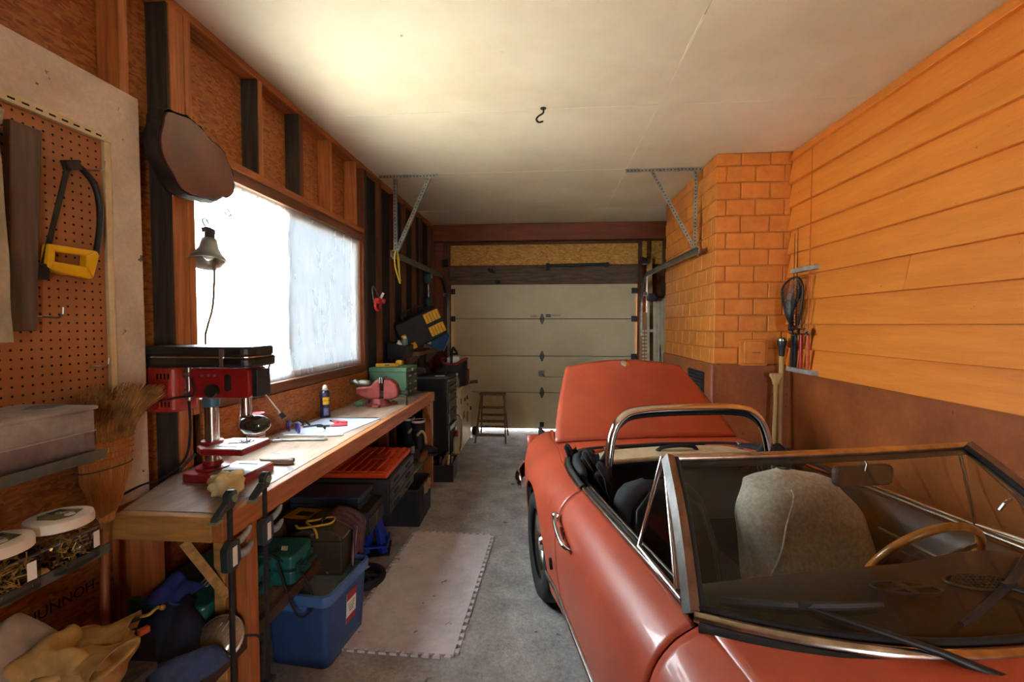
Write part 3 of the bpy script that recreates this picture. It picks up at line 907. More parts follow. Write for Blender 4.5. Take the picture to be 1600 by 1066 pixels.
# wheels
for wv in (WHV, WHF):
    for sgn in (-1, 1):
        c = (sgn * .680, wv, WR)
        rot = (0, sgn * PI / 2, 0)
        w = MB().lathe([(.19, -.075), (.235, -.082), (.27, -.078), (.288, -.06), (.295, -.03), (.295, .03), (.288, .06), (.27, .078), (.235, .082), (.19, .072)], 40, c=c, rot=rot, caps=False)\
            .build('wheel', 'tyre', CAR, smooth=50, solid=.01)
        MB().lathe([(.001, .045), (.05, .045), (.06, .03), (.13, .028), (.145, .05), (.175, .06), (.192, .068), (.196, .055), (.196, -.05)], 32, c=c, rot=rot).build('rim', 'chrome_worn', w, smooth=40)
        MB().lathe([(.001, .075), (.035, .07), (.05, .045)], 20, c=c, rot=rot).build('hub_cap', 'chrome', w, smooth=50)
        # dark wheel well liner
        MB().grid(lambda a, b: (sgn * (.44 + .30 * b), wv + .357 * math.cos(PI * (1.12 * a - .06)), WR + .357 * math.sin(PI * (1.12 * a - .06))), 20, 4).build('wheel_well', 'black_matte', CAR, smooth=50, solid=.004)
        MB().box(min(sgn * .43, sgn * .44), max(sgn * .43, sgn * .44), wv - .36, wv + .36, .20, .66).build('wheel_well_wall', 'black_matte', CAR)
# cockpit tub
MB().box(-.62, .62, -.62, 1.22, .17, .19).box(-.62, .62, -.64, -.62, .17, .76).box(-.60, .60, 1.19, 1.21, .17, .80).box(-.64, -.625, -.62, 1.2, .17, .55).box(.625, .64, -.62, 1.2, .17, .55).build('cockpit_tub', 'car_carpet', CAR)
MB().rbox(-.11, .11, -.45, .75, .19, .42, .04, 'xz').build('tunnel', 'car_carpet', CAR)
MB().grid(lambda a, b: (-.58 + 1.16 * a, .86 + .30 * b + .06 * math.sin(a * PI), .50 + .26 * b), 12, 8).build('rear_bulkhead', 'car_black_vinyl', CAR, smooth=True, solid=.012)
for sgn in (-1, 1):
    MB().grid(lambda a, b: (sgn * (.60 - .03 * math.sin(b * PI)), .62 + .52 * a, .80 - b * .58), 8, 8).build('rear_quarter_trim', 'car_black_vinyl', CAR, smooth=True, solid=.012)
# seats: dark bucket and one under a grey cloth cover
def seat_back(cu, w, v0, v1, z0, z1, depth, lean):
    """rounded, tapered backrest"""
    def fn(a, b):
        th = 2 * PI * a
        zz = b
        hw = w * (1.0 - .30 * max(0, zz - .45) ** 1.5 / .4)
        cap = math.sqrt(max(0.0, 1 - max(0, (zz - .86) / .14) ** 2)) if zz > .86 else 1
        c, s_ = math.cos(th), math.sin(th)
        ex = .55
        x = hw * (abs(c) ** ex) * (1 if c >= 0 else -1) * (.35 + .65 * cap)
        y = depth * (abs(s_) ** ex) * (1 if s_ >= 0 else -1) * (.25 + .75 * cap)
        return (cu + x, v0 + (v1 - v0) * zz + y, z0 + (z1 - z0) * zz)
    return fn
st = MB().grid(seat_back(-.335, .245, .36, .56, .22, .86, .065, 0), 32, 24, cu=True).build('seat_back', 'seat_fabric', CAR, smooth=60)
MB().tube([Vector(seat_back(-.335, .232, .325, .525, .22, .862, .05, 0)((k / 40) % 1, .12 + .86 * 1.0 * 0 + .78 * (1 - abs(2 * k / 40 - 1) ** 3))) for k in range(2, 20)], .007, 6).build('seat_piping', 'piping_yellow', st, smooth=True)
MB().tube([(-.50, .29, .42), (-.505, .37, .62), (-.475, .43, .77), (-.40, .46, .835)], .006, 6).tube([(-.17, .29, .42), (-.165, .37, .62), (-.19, .43, .77), (-.27, .46, .835)], .006, 6).build('seat_seam', 'car_black_vinyl', st, smooth=True)
MB().rbox(-.56, -.11, -.15, .40, .19, .33, .06, 'xy').build('seat_cushion', 'seat_fabric', CAR, bevel=.03, seg=3)
MB().rbox(.11, .56, -.15, .40, .19, .33, .06, 'xy').build('seat_cushion', 'seat_fabric', CAR, bevel=.03, seg=3)
def cover(a, b):
    th = 2 * PI * a
    z = b
    hw = interp(z, [0, .3, .6, .85, 1.0], [.235, .30, .295, .21, .03])
    dp = interp(z, [0, .3, .8, 1.0], [.15, .13, .105, .02])
    c, s_ = math.cos(th), math.sin(th)
    x = hw * (abs(c) ** .75) * (1 if c >= 0 else -1); y = dp * (abs(s_) ** .75) * (1 if s_ >= 0 else -1)
    zz = .23 + .665 * (1 - (1 - z) ** 1.35)
    wr_ = .018 * nz(x * 4, zz * 2.5, 3 + y * 3) + .012 * math.sin(th * 5 + zz * 4) * (1 - z) ** .7
    return (.27 + x * (1 + wr_ * 2) - .03 * (z - .5), .33 + .20 * z + y + wr_ - .02, zz + .01 * nz(x * 5, y * 5, 7))
sc_ = MB().grid(cover, 48, 30, cu=True).build('seat_cover', 'seat_cover', CAR, smooth=True)
MB().tube([cover(.5 + .22 * math.sin(k / 20 * 1.4), .05 + k / 20 * .8) for k in range(21)], .004, 6).build('cover_seam', 'seat_cover', sc_)
# dashboard
def dash(a, b):
    u = -.60 + 1.2 * a
    v0 = ws_v(u) + .05; v1 = -.235 + .03 * (abs(u) / .6) ** 2
    v = v0 + (v1 - v0) * min(1, b * 1.25)
    z = .812 + .035 * (1 - (u / .62) ** 2) + .022 * math.sin(min(1, b * 1.25) * PI * .75)
    if b > .8: z -= (b - .8) / .2 * .16; v += .02 * math.sin((b - .8) / .2 * PI)
    if .05 < u < .55: z += .025 * math.sin((u - .05) / .5 * PI) * max(0, min(1, (b - .25) * 3)) * (1 if b < .8 else 1)
    return (u, v, z)
da = MB().grid(dash, 41, 26).build('dashboard', 'dash_vinyl', CAR, smooth=50, solid=.01, off=-1)
def dsh(u, b): return Vector(dash((u + .6) / 1.2, b))
vp = dsh(-.09, .42) + Vector((0, 0, .006))
ring = [Vector((vp.x + .085 * math.cos(t) * .95 + .012 * math.sin(t), vp.y + .032 * math.sin(t) - .02 * math.cos(t), vp.z + .001 - .004 * math.sin(t))) for t in [2 * PI * i / 28 for i in range(28)]]
MB().tube(ring, .004, 6, closed=True).beam(vp + Vector((-.07, 0, 0)), vp + Vector((.07, 0, 0)), .012, .006).beam(vp + Vector((0, -.03, 0)), vp + Vector((0, .03, 0)), .02, .008).build('demister_vent', 'black_plastic', da, smooth=50)
gp = dsh(.13, .40) + Vector((0, 0, .004))
gm = MB()
for i in range(-6, 7):
    for j in range(-2, 3):
        if (i / 6.4) ** 2 + (j / 2.6) ** 2 < 1:
            gm.ball(gp + Vector((i * .0125 + (j % 2) * .006, j * .0125 - i * .002, .002)), (.0055, .0055, .004), 6, 5)
gm.tube([gp + Vector((.088 * math.cos(t), .036 * math.sin(t) - .014 * math.cos(t), 0)) for t in [2 * PI * i / 28 for i in range(28)]], .0045, 6, closed=True)
gm.build('speaker_grille', 'steel_dark', da, smooth=50)
# steering wheel
swc = Vector((.31, -.06, .745)); tilt = R(62)
sm = Matrix.Translation(swc) @ Matrix.Rotation(-tilt, 4, 'X') @ Matrix.Rotation(PI, 4, 'Y')
ring = [sm @ Vector((.195 * math.cos(t), .195 * math.sin(t), 0)) for t in [2 * PI * i / 48 for i in range(48)]]
sw = MB().tube(ring, .0135, 10, closed=True).build('steering_wheel', 'steer_wood', CAR, smooth=True)
spk = MB()
for an in (90, 210, 330):
    a = R(an); spk.beam(sm @ Vector((0, 0, 0)), sm @ Vector((.19 * math.cos(a), .19 * math.sin(a), 0)), .03, .004, up=sm.to_3x3() @ Vector((0, 0, 1)))
spk.build('spokes', 'chrome_worn', sw)
MB().tube([sm @ Vector((0, 0, -.02)), sm @ Vector((0, 0, .03))], .035, 16).build('hub', 'black_plastic', sw, smooth=50)
MB().tube([swc, swc + Vector((0, -.28, -.10))], .022, 10).build('steering_column', 'black_plastic', CAR, smooth=50)

# windscreen: curved glass in a bright frame
def ws_top(u): return Vector((u, -.035 + .04 * (abs(u) / .56) ** 2, 1.128 - .006 * (abs(u) / .56) ** 2))
def ws_bot(u):
    return Vector((u, ws_v(u), .845 - .022 * (abs(u) / .66) ** 2))
def ws(a, b):
    s = 2 * a - 1
    p = ws_bot(s * .648).lerp(ws_top(s * .555), b)
    n = Vector((0, -.75, .66))
    return p + n * (.018 * math.sin(b * PI))
MB().grid(ws, 33, 13).build('windscreen', 'windshield_glass', CAR, smooth=True)
fr = [ws(i / 32, 0) for i in range(33)]
ft = [ws(i / 32, 1) for i in range(33)]
fl = [ws(0, i / 12) for i in range(13)]; frr = [ws(1, i / 12) for i in range(13)]
def ribbon(pts, w, t, up):
    mb = MB()
    for p, q in zip(pts[:-1], pts[1:]): mb.beam(p, q + (q - p) * .02, w, t, up)
    return mb
wf = MB().tube(ft, .0135, 10).build('windscreen_frame', 'chrome_worn', CAR, smooth=50)
MB().tube([p + Vector((0, -.004, -.018)) for p in ft], .012, 8).build('frame_seal', 'black_rubber', wf, smooth=50)
for pl in (fl, frr):
    ribbon(pl, .030, .036, (0, 1, 0)).build('frame_pillar', M('pillar_alloy', '#8f8c8a', '#6f6c6b', rough=.35, metal=.9, scale=14), wf)
    MB().tube([p + Vector((.020 if p.x < 0 else -.020, -.010, 0)) for p in pl], .011, 8).build('pillar_seal', 'black_rubber', wf)
MB().tube([p + Vector((0, -.012, .002)) for p in fr], .015, 10).build('frame_base', 'chrome_worn', wf, smooth=50)
MB().tube([p + Vector((0, -.034, -.012)) for p in fr], .014, 8).build('base_seal', 'black_rubber', wf, smooth=50)
MB().tube([p + Vector((0, .016, .012)) for p in fr], .010, 8).build('inner_seal', 'black_rubber', wf, smooth=50)
# quarter lights
for sgn in (-1, 1):
    A = Vector((sgn * .56, .012, 1.118)); B = Vector((sgn * .650, -.27, .835)); Cq = Vector((sgn * .640, .03, .826))
    q = MB().tube([B, Cq, A + Vector((0, .02, 0))], .008, 8).build('quarter_light', 'chrome', CAR, smooth=50)
    MB().tube([A + Vector((0, .008, -.004)), B + Vector((0, .028, .01))], .008, 8).build('pivot_post', 'chrome', q, smooth=50)
    MB().add([A, B, Cq], [(0, 1, 2)]).build('quarter_pane', 'windshield_glass', q)
    MB().tube([(sgn * .598, -.10, .97), (sgn * .575, -.10, .955), (sgn * .57, -.09, .93)], .006, 6).build('catch', 'chrome', q)
# wipers
def wiper(u0, u1, b0, b1, pu):
    g = MB()
    P0 = ws((u0 / .648 + 1) / 2, b0) + Vector((0, -.014, .008)); P1 = ws((u1 / .648 + 1) / 2, b1) + Vector((0, -.016, .01))
    pts = [ws(((u0 + (u1 - u0) * k / 10) / .648 + 1) / 2, b0 + (b1 - b0) * k / 10) + Vector((0, -.016, .012)) for k in range(11)]
    g.tube(pts, [.006, .008] + [.009] * 7 + [.008, .005], 6)
    w_ = g.build('wiper_blade', 'black_plastic', CAR, smooth=50)
    base = ws((pu / .648 + 1) / 2, 0) + Vector((0, -.07, -.012))
    mid = pts[5]
    MB().tube([base, base + (mid - base) * .35 + Vector((0, -.01, .012)), mid], [.013, .009, .005], 8).build('wiper_arm', 'black_plastic', w_, smooth=50)
    MB().lathe([(.014, -.03), (.016, .004), (.01, .014), (.001, .016)], 12, c=base).build('wiper_pivot', 'black_plastic', w_, smooth=50)
    MB().boxc(mid + Vector((0, -.004, .006)), (.03, .012, .012)).build('wiper_clip', 'steel_dark', w_)
wiper(-.60, -.27, .10, .17, -.13)
wiper(-.13, .26, .10, .34, .36)
# interior mirror on a stalk
mi = MB().rbox(.0, .215, -.045, -.022, 1.015, 1.085, .022, 'xz').build('mirror', 'dash_vinyl', CAR, bevel=.006)
MB().rbox(.006, .209, -.0215, -.020, 1.021, 1.079, .018, 'xz').build('mirror_glass', 'chrome', mi)
MB().tube([(.107, -.035, 1.05), (.107, -.045, 1.09), (.107, -.025, 1.118)], .007, 8).build('mirror_stalk', 'chrome_worn', mi, smooth=50)

# roll bar
rp = bez([(-.475, .83, .55), (-.455, .85, .80), (-.425, .87, .98), (-.37, .88, 1.065), (-.27, .885, 1.100), (.0, .885, 1.108), (.27, .885, 1.100), (.37, .88, 1.065), (.425, .87, .98), (.455, .85, .80), (.475, .83, .55)], 60)
rbar = MB().tube(rp, .0235, 14).build('roll_bar', 'chrome', CAR, smooth=True)
for sgn in (-1, 1):
    MB().tube([(sgn * .44, .88, .90), (sgn * .46, 1.12, .66)], .015, 10).build('rear_brace', 'black_plastic', rbar, smooth=50)
MB().tube([p + Vector((0, -.002, -.030)) for p in rp[14:47]], .009, 8).build('roll_bar_pad', 'black_rubber', rbar, smooth=True)

# stowage board behind the seats with grab handle
bb = MB().grid(lambda a, b: (-.44 + .98 * a, 1.02 + .135 * b + .02 * math.sin(a * PI), .775 + .022 * b + .012 * math.sin(a * PI)), 20, 6).build('stowage_board', 'beige_board', CAR, smooth=True, solid=.02)
MB().tube(bez([(-.06, 1.12, .815), (-.04, 1.115, .835), (.06, 1.11, .845), (.16, 1.115, .835), (.18, 1.12, .815)], 16), .010, 8).ball((-.055, 1.12, .815), .018, 10, 6).ball((.175, 1.12, .815), .018, 10, 6).build('grab_handle', 'black_rubber', bb, smooth=True)
for u0, m in ((-.36, 'chrome'), (.47, 'galv')):
    MB().beam((u0, 1.10, .80), (u0 - .01, 1.14, .845), .022, .006).beam((u0 - .01, 1.14, .845), (u0 + .01, 1.17, .835), .022, .006).beam((u0 - .02, 1.12, .822), (u0 + .03, 1.13, .83), .008, .008).build('hood_catch', m, bb)
# bunched soft top in both rear corners
random.seed(11)
def ribbon_cloth(p, w, name='folded_hood'):
    pts = bez(p, 14); mb = MB()
    def fn(a, b):
        q = pts[int(round(a * 14))]
        an = 2.4 * a + 1.3 * nz(q.x * 9, q.y * 9, q.z * 9)
        return q + Vector((math.cos(an) * (b - .5) * w, math.sin(an) * .6 * (b - .5) * w + .012 * math.sin(b * 9), .25 * math.sin(b * 6 + a * 5) * w))
    return mb.grid(fn, 15, 7)
for sgn in (-1, 1):
    g = MB()
    for k in range(9):
        u = sgn * random.uniform(.47, .60); v = random.uniform(.74, 1.05)
        z = random.uniform(.70, .80)
        q = ribbon_cloth([(u, v, z + .075 + .03 * random.random()), (u - sgn * .02, v - .03, z), (u - sgn * random.uniform(-.02, .05), v - .08, z - .10), (u - sgn * .04, v - .13, z - .2)], random.uniform(.06, .11))
        g.add(q.v, q.f)
    g.build('folded_hood', 'hood_fabric', CAR, smooth=True, solid=.006)
    MB().tube(bez([(sgn * .60, .80, .80), (sgn * .585, .95, .815), (sgn * .53, 1.08, .82), (sgn * .44, 1.14, .81)], 16), [.02, .028, .03, .032, .03, .034, .03, .03, .034, .03, .03, .03, .03, .028, .026, .024, .02], 10).build('hood_roll', 'hood_fabric', CAR, smooth=True)
# things lying in the open boot
def car_pt(u, v, z):
    a = R(12)
    return (.932 + u * math.cos(a) - v * math.sin(a), 1.5885 + u * math.sin(a) + v * math.cos(a), z)
def soft(fn_size, seed, loc, rot, name, mat, label, cat, wr=.12, nu=28, nv=16, ex=.6, parent=None, flat=0):
    """soft lumpy body such as a bag or bundle"""
    sx, sy, sz = fn_size
    def fn(a, b):
        th = 2 * PI * a; ph = PI * (b * .996 + .002) - PI / 2
        c, s_ = math.cos(th), math.sin(th); cp = math.cos(ph); sp_ = math.sin(ph)
        sg = lambda t, e: abs(t) ** e * (1 if t >= 0 else -1)
        x = sx * sg(c, ex) * sg(cp, ex); y = sy * sg(s_, ex) * sg(cp, ex); z = sz * sg(sp_, ex)
        k = 1 + wr * noise.noise(Vector((x / sx * 1.6 + seed, y / sy * 1.6, z / sz * 1.6))) + wr * .6 * noise.noise(Vector((x / sx * 4 + seed, y / sy * 4, z / sz * 4 + 9)))
        return (x * k, y * k, max(z * k, -sz * .98) + sz)
    o = MB().grid(fn, nu, nv, cu=True).build(name, mat, parent, smooth=True)
    if parent is None:
        o.location = loc; o.rotation_euler = (0, 0, rot) if not isinstance(rot, tuple) else rot
        tag(o, label, cat)
    return o
soft((.22, .13, .24), 4, car_pt(.05, 1.50, .29), R(12), 'duffel_bag', 'blue_fabric', 'blue fabric bag inside the open boot of the red car', 'bag', wr=.08)
bx_ = thing('carton', 'tan cardboard box inside the open boot of the red car', 'box', car_pt(-.33, 1.50, .287), R(20))
MB().box(-.13, .13, -.11, .11, 0, .47).build('body', 'card_tan', bx_, bevel=.004)
MB().box(-.13, .13, -.02, .02, .47, .472).build('tape', 'print_white', bx_)
# ---------------------------------------------------------------- materials for the workshop side
M('bench_ply', '#a58e7c', '#75604f', rough=.45, scale=4, detail=10, stretch=(2.2, .6, 1), spots=('#4c4a58', 8, .66), bump=.08, bscale=20, grain=(26, .2))
M('bench_wood', '#b56f3a', '#935628', rough=.55, scale=5, stretch=(8, .7, 8), rnd=.08, spots=('#3a1f10', 16, .74))
M('leg_wood', '#b56c38', '#905426', rough=.55, scale=5, stretch=(8, 8, .7), rnd=.1, spots=('#4a2812', 12, .74))
M('end_wood', '#b98a4a', '#8f6a32', rough=.6, scale=5, stretch=(1, 8, 8), spots=('#5a4020', 9, .70))
M('galv_old', '#b0aaa2', '#85807a', rough=.55, metal=.15, scale=7, detail=8, spots=('#4a4744', 6, .66), grain=(25, .15))
M('rail_green', '#5e6250', '#4d5143', rough=.5, metal=.2, scale=18)
M('tray_black', '#2b2a2d', '#1f1e21', rough=.5, scale=20)
M('straw', '#c98a48', '#a06a34', rough=.75, scale=20, stretch=(20, 20, 1), rnd=0)
M('straw_tip', '#b98c50', '#7d5a30', rough=.8, scale=16)
M('broom_thread', '#3a2c24', rough=.8)
M('broom_orange', '#a8561e', rough=.7)
M('handle_wood', '#9a5a2c', '#7c441f', rough=.5, scale=8, stretch=(9, 9, .6))
M('pegboard', '#a86e40', '#976032', rough=.6, scale=4, detail=6)
M('hole_dark', '#160d08', rough=.9)
M('saw_yellow', '#e8b414', '#dba70c', rough=.4, scale=14)
M('plank_grey', '#6d5848', '#4d3d32', rough=.8, scale=4, stretch=(8, 8, .7), detail=7)
M('pale_canvas', '#b5a88c', '#96896e', rough=.85, scale=10)
M('slab_face', '#7a4a3a', '#5f382c', rough=.32, scale=5, detail=6, coat=.2)
M('bark', '#3b2a22', '#211712', rough=.85, scale=14, detail=8, bump=.8, bscale=16)
M('jar_white', '#e3dccb', '#d2cab6', rough=.4, scale=10)
glass_mat('jar_clear', tint=(226, 224, 226), fres=1.35)
M('brass', '#d9b65a', '#a5833a', rough=.35, metal=.5, scale=30)
M('label_gold', '#8c7426', '#3a3424', rough=.5, scale=24)
M('leather_tan', '#bd9a5c', '#94723c', rough=.8, scale=14, detail=7, bump=.3, bscale=30)
M('cloth_grey', '#b3a99c', '#948a7e', rough=.9, scale=8, bump=.15)
M('cloth_navy', '#1d2138', '#12152a', rough=.9, scale=12, bump=.2)
M('denim', '#3b4d72', '#2a3a5a', rough=.9, scale=30, bump=.25, bscale=120)
M('drill_red', '#9b1c20', '#861519', rough=.35, coat=.3, scale=9)
M('drill_motor', '#c23c2c', '#a82e20', rough=.4, coat=.2, scale=6)
M('cover_black', '#232320', '#1b1b19', rough=.4, scale=12)
M('cast_plate', '#b9bcc4', '#9a9da6', rough=.35, metal=.5, scale=12, spots=('#4c4e55', 14, .70))
M('rag_paper', '#d9cf9a', '#bfb27a', rough=.9, scale=10, bump=.3)
M('clamp_green', '#2f3d3c', '#243030', rough=.45, scale=20)
M('clamp_pad', '#7f8a6a', '#6d7758', rough=.6, scale=20)
M('clamp_grip', '#98a3a5', '#7d888b', rough=.5, scale=20)
M('teal', '#1d6a66', '#155450', rough=.4, scale=5)
M('teal_dark', '#134340', '#0e3533', rough=.5, scale=8)
M('blue_tote', '#4d73a8', '#426697', rough=.4, scale=4)
M('blue_tote_dark', '#2f4f80', '#284570', rough=.45, scale=4)
M('label_red', '#a8242b', '#8d1c22', rough=.5, scale=9)
M('orange_case', '#d1491c', '#bb3c14', rough=.4, scale=8)
M('case_dark', '#2a2322', '#1e1918', rough=.5, scale=10)
M('case_slate', '#2c3d4e', '#233140', rough=.45, scale=6)
M('card_brown', '#3b2a20', '#2a1d16', rough=.8, scale=9)
M('sign_yellow', '#c69a1e', '#a98216', rough=.5, scale=9)
M('toolbox_rust', '#4c3d2e', '#33291f', rough=.6, metal=.3, scale=5, detail=8, spots=('#7a7266', 20, .70))
M('plaid', '#5b3a40', '#37262c', rough=.9, scale=16)
M('rope_yellow', '#c7a13c', '#a98528', rough=.8, scale=40)
M('rope_gold', '#c69c2a', '#e0bd4a', rough=.6, scale=30)
M('jack_blue', '#1c3a9a', '#152e80', rough=.4, scale=9)
M('purple', '#40246a', rough=.6)
M('green_box', '#4f7a5a', '#436b4e', rough=.45, scale=6)
M('green_box_front', '#3f4f3c', '#333f30', rough=.45, scale=8)
M('vise_red', '#8c3a34', '#6e2b27', rough=.5, metal=.2, scale=12, spots=('#3b2b2a', 22, .68))
M('lens_violet', '#4a3a86', '#3a2c70', rough=.15, coat=.5, scale=12)
M('can_navy', '#1c2140', '#161a33', rough=.3, coat=.3, scale=9)
M('can_yellow', '#d8a818', rough=.4)
M('red_grip', '#b32330', '#98202c', rough=.4, scale=12)
M('bluish_sheet', '#b9c4d8', '#a3afc6', rough=.35, scale=4)
M('dull_black', '#141314', '#1d1c1d', rough=.7, scale=12)
M('bag_yellow', '#d3a021', '#b9880f', rough=.7, scale=16)
M('shelf_wood', '#9b8664', '#7b6848', rough=.7, scale=5, stretch=(8, .7, 8))
M('cream_cabinet', '#d8cfae', '#c6bb96', rough=.5, scale=5)
M('red_fabric', '#8d2420', '#701b18', rough=.8, scale=14)
M('plastic_white', '#e2e2de', '#cfcfca', rough=.4, scale=12)
M('aged_wood', '#7d6346', '#5b4630', rough=.7, scale=6, stretch=(8, 8, .8))
M('foam_grey', '#c9c2c8', '#b3acb1', rough=.85, scale=7, detail=8, bump=.15, bscale=60, spots=('#7d7672', 16, .69), grain=(30, .10))
M('orange_plastic', '#c4541c', '#a94412', rough=.5, scale=12)
M('pink_red', '#c8383c', '#b02c30', rough=.25, coat=.4, scale=12)
M('teal_tool', '#1f5f5c', '#184c4a', rough=.4, scale=12)
M('pine_old', '#c9ab74', '#b3935c', rough=.65, scale=5, stretch=(9, 9, .7))
M('door_white_old', '#e0d9c0', '#c9bd9c', rough=.6, scale=7, detail=8, spots=('#7a5a38', 12, .70))

# ---------------------------------------------------------------- bits fixed to the near end of the left wall
MB().prism([(.2, 1.21), (1.50, 1.21), (1.50, .86), (1.715, .86), (1.715, 2.44), (.2, 2.44)], -1.632, -1.618, 'yz').build('drywall_sheet', 'drywall', wl)
pg = thing('pegboard', 'brown pegboard with cream metal edging on the near left wall', 'pegboard', (-1.617, 1.55, 1.20))
MB().box(0, .006, -.85, 0, 0, 1.01).build('board', 'pegboard', pg)
hm = MB()
for i in range(30):
    for j in range(36):
        y, z = -.02 - i * .0283, .02 + j * .0279
        hm.add([(.0063, y + .0042 * math.cos(R(60 * k)), z + .0042 * math.sin(R(60 * k))) for k in range(6)], [(0, 1, 2, 3, 4, 5)])
hm.build('peg_holes', 'hole_dark', pg)['kind'] = 'stuff'
MB().box(0, .018, .002, .026, .0, 1.04).build('edge_strip', 'cream_paint', pg, bevel=.002)
tp = MB().box(0, .022, -.85, .026, 1.012, 1.040).build('slotted_rail', 'cream_paint', pg, bevel=.002)
for k in range(22):
    MB().box(.0222, .0226, -.83 + k * .038, -.81 + k * .038, 1.022, 1.028).build('slot', 'hole_dark', tp)
def peg_hook(y, z, l=.10, label=''):
    h = thing('peg_hook', label, 'hook', (-1.611, y, z))
    MB().tube([(0, 0, 0), (l, .01, -.004), (l + .012, .012, .008), (l + .014, .012, .03)], .0028, 6).build('prong', 'steel', h)
    MB().tube([(.002, -.018, 0), (.003, .018, 0)], .0028, 6).build('base_wire', 'steel', h)
peg_hook(1.335, 1.575, .05, 'empty steel peg hook below the hacksaw')
peg_hook(1.50, 1.40, .03, 'empty steel peg hook near the right edge of pegboard')
peg_hook(1.47, 2.085, .07, 'steel peg hook that carries the yellow hacksaw')

# hacksaw with yellow grip
hs = thing('hacksaw', 'hacksaw with yellow grip and black frame hanging on the pegboard', 'hacksaw', (-1.575, 1.40, 1.70))
MB().tube(bez([(0, .02, .385), (0, .05, .375), (0, .085, .34), (0, .102, .29), (0, .103, .20), (0, .085, .10), (0, .06, .04)], 24), .010, 8).build('bow', 'black_plastic', hs, smooth=True)
MB().beam((0, .0, .37), (0, -.085, .03), .003, .016, (0, 1, 0)).build('blade', 'steel_dark', hs)
MB().boxc((0, .012, .378), (.022, .05, .032), (R(20), 0, 0)).cyl((-.014, 0, .362), (.014, 0, .362), .007, n=8).build('front_clamp', 'black_plastic', hs, bevel=.004)
MB().boxc((0, -.092, .015), (.024, .035, .05)).build('rear_clamp', 'black_plastic', hs, bevel=.004)
grip = MB()
outer = [(-.075, .10), (.075, .105), (.085, .09), (.062, .012), (.045, .005), (.02, .014), (-.03, .016), (-.06, .022), (-.085, .03)]
inner = [(-.055, .083), (.038, .082), (.044, .072), (.036, .052), (.02, .045), (-.05, .05), (-.06, .06)]
for (ya, yb, za, zb) in ((-.075, .08, .083, .103),):
    grip.prism([(-.075, .103), (-.085, .03), (-.062, .03), (-.057, .083)], -.014, .014, 'yz')
    grip.prism([(-.075, .104), (-.057, .083), (.04, .083), (.078, .105)], -.014, .014, 'yz')
    grip.prism([(.078, .105), (.04, .083), (.038, .046), (.062, .008), (.086, .09)], -.014, .014, 'yz')
    grip.prism([(.038, .046), (-.062, .050), (-.085, .03), (-.06, .020), (-.03, .012), (.015, .010), (.045, .003), (.062, .008)], -.014, .014, 'yz')
grip.build('grip', 'saw_yellow', hs, bevel=.004)
# grey plank and other things propped on the pegboard
pk = MB().prism([(-.055, 0), (.02, 0), (.055, .62), (-.03, .62)], -.012, .012, 'yz').build('plank', 'plank_grey', bevel=.003)
pk.location = (-1.575, 1.262, 1.53); tag(pk, 'weathered grey wooden plank hung on the pegboard beside the hacksaw', 'plank')
bo = thing('canvas_sleeve', 'pale canvas saw sleeve at the left edge beside the grey plank', 'sleeve', (-1.50, 1.115, 1.50))
MB().grid(lambda a, b: (.02 * math.cos(2 * PI * a) + .01 * nz(a * 3, b * 4, 1), .055 * math.sin(2 * PI * a) * (1 - .3 * b), b * .62), 20, 16, cu=True).build('sleeve_body', 'pale_canvas', bo, smooth=True)
MB().tube([(0, .04, .6), (0, .05, .64), (0, -.03, .64), (0, -.03, .6)], .006, 6).build('loop', 'pale_canvas', bo)
sc = thing('scraper', 'small dark scraper hanging behind the grey plank', 'scraper', (-1.60, 1.19, 1.74))
MB().beam((0, -.02, -.05), (0, .015, .03), .012, .02, (1, 0, 0)).build('handle', 'black_plastic', sc, bevel=.003)
MB().prism([(.01, .025), (.03, .02), (.045, .10), (.02, .105)], -.002, .002, 'yz').build('blade', 'steel_dark', sc)
# live-edge wood slice
sl = thing('wood_slice', 'polished live-edge tree slice with dark bark hung by the window', 'wood slice', (-1.615, 1.935, 2.275))
def slab_r(t): 
    base = .205 + .022 * math.sin(2 * t + .6) + .014 * math.sin(3 * t) + .006 * math.sin(7 * t) + .003 * math.sin(11 * t + 1)
    return base
N_ = 60
ax = []
for k in range(N_):
    t = 2 * PI * k / N_
    r = slab_r(t)
    y, z = r * 1.0 * math.cos(t), r * .86 * math.sin(t)
    a = R(-28)
    ax.append((y * math.cos(a) - z * math.sin(a), y * math.sin(a) + z * math.cos(a)))
MB().prism([(y * .955, z * .955) for y, z in ax], .062, .073, 'yz').build('face', 'slab_face', sl, bevel=.003)
def barkfn(a, b):
    k = int(round(a * N_)) % N_; y, z = ax[k]
    s = 1.0 + .06 * nz(k * .7, b * 4, 2) + .05 * math.sin(b * PI)
    return (.002 + .066 * b, y * s, z * s)
MB().grid(barkfn, N_, 7, cu=True).build('bark', 'bark', sl, smooth=True)
MB().prism([(y * .96, z * .96) for y, z in ax], .0, .062, 'yz').build('core', 'bark', sl)
MB().tube(bez([(.075, .16, -.165), (.085, .18, -.19), (.085, .16, -.205), (.08, .14, -.19)], 12), .004, 6).build('hook', 'steel', sl)

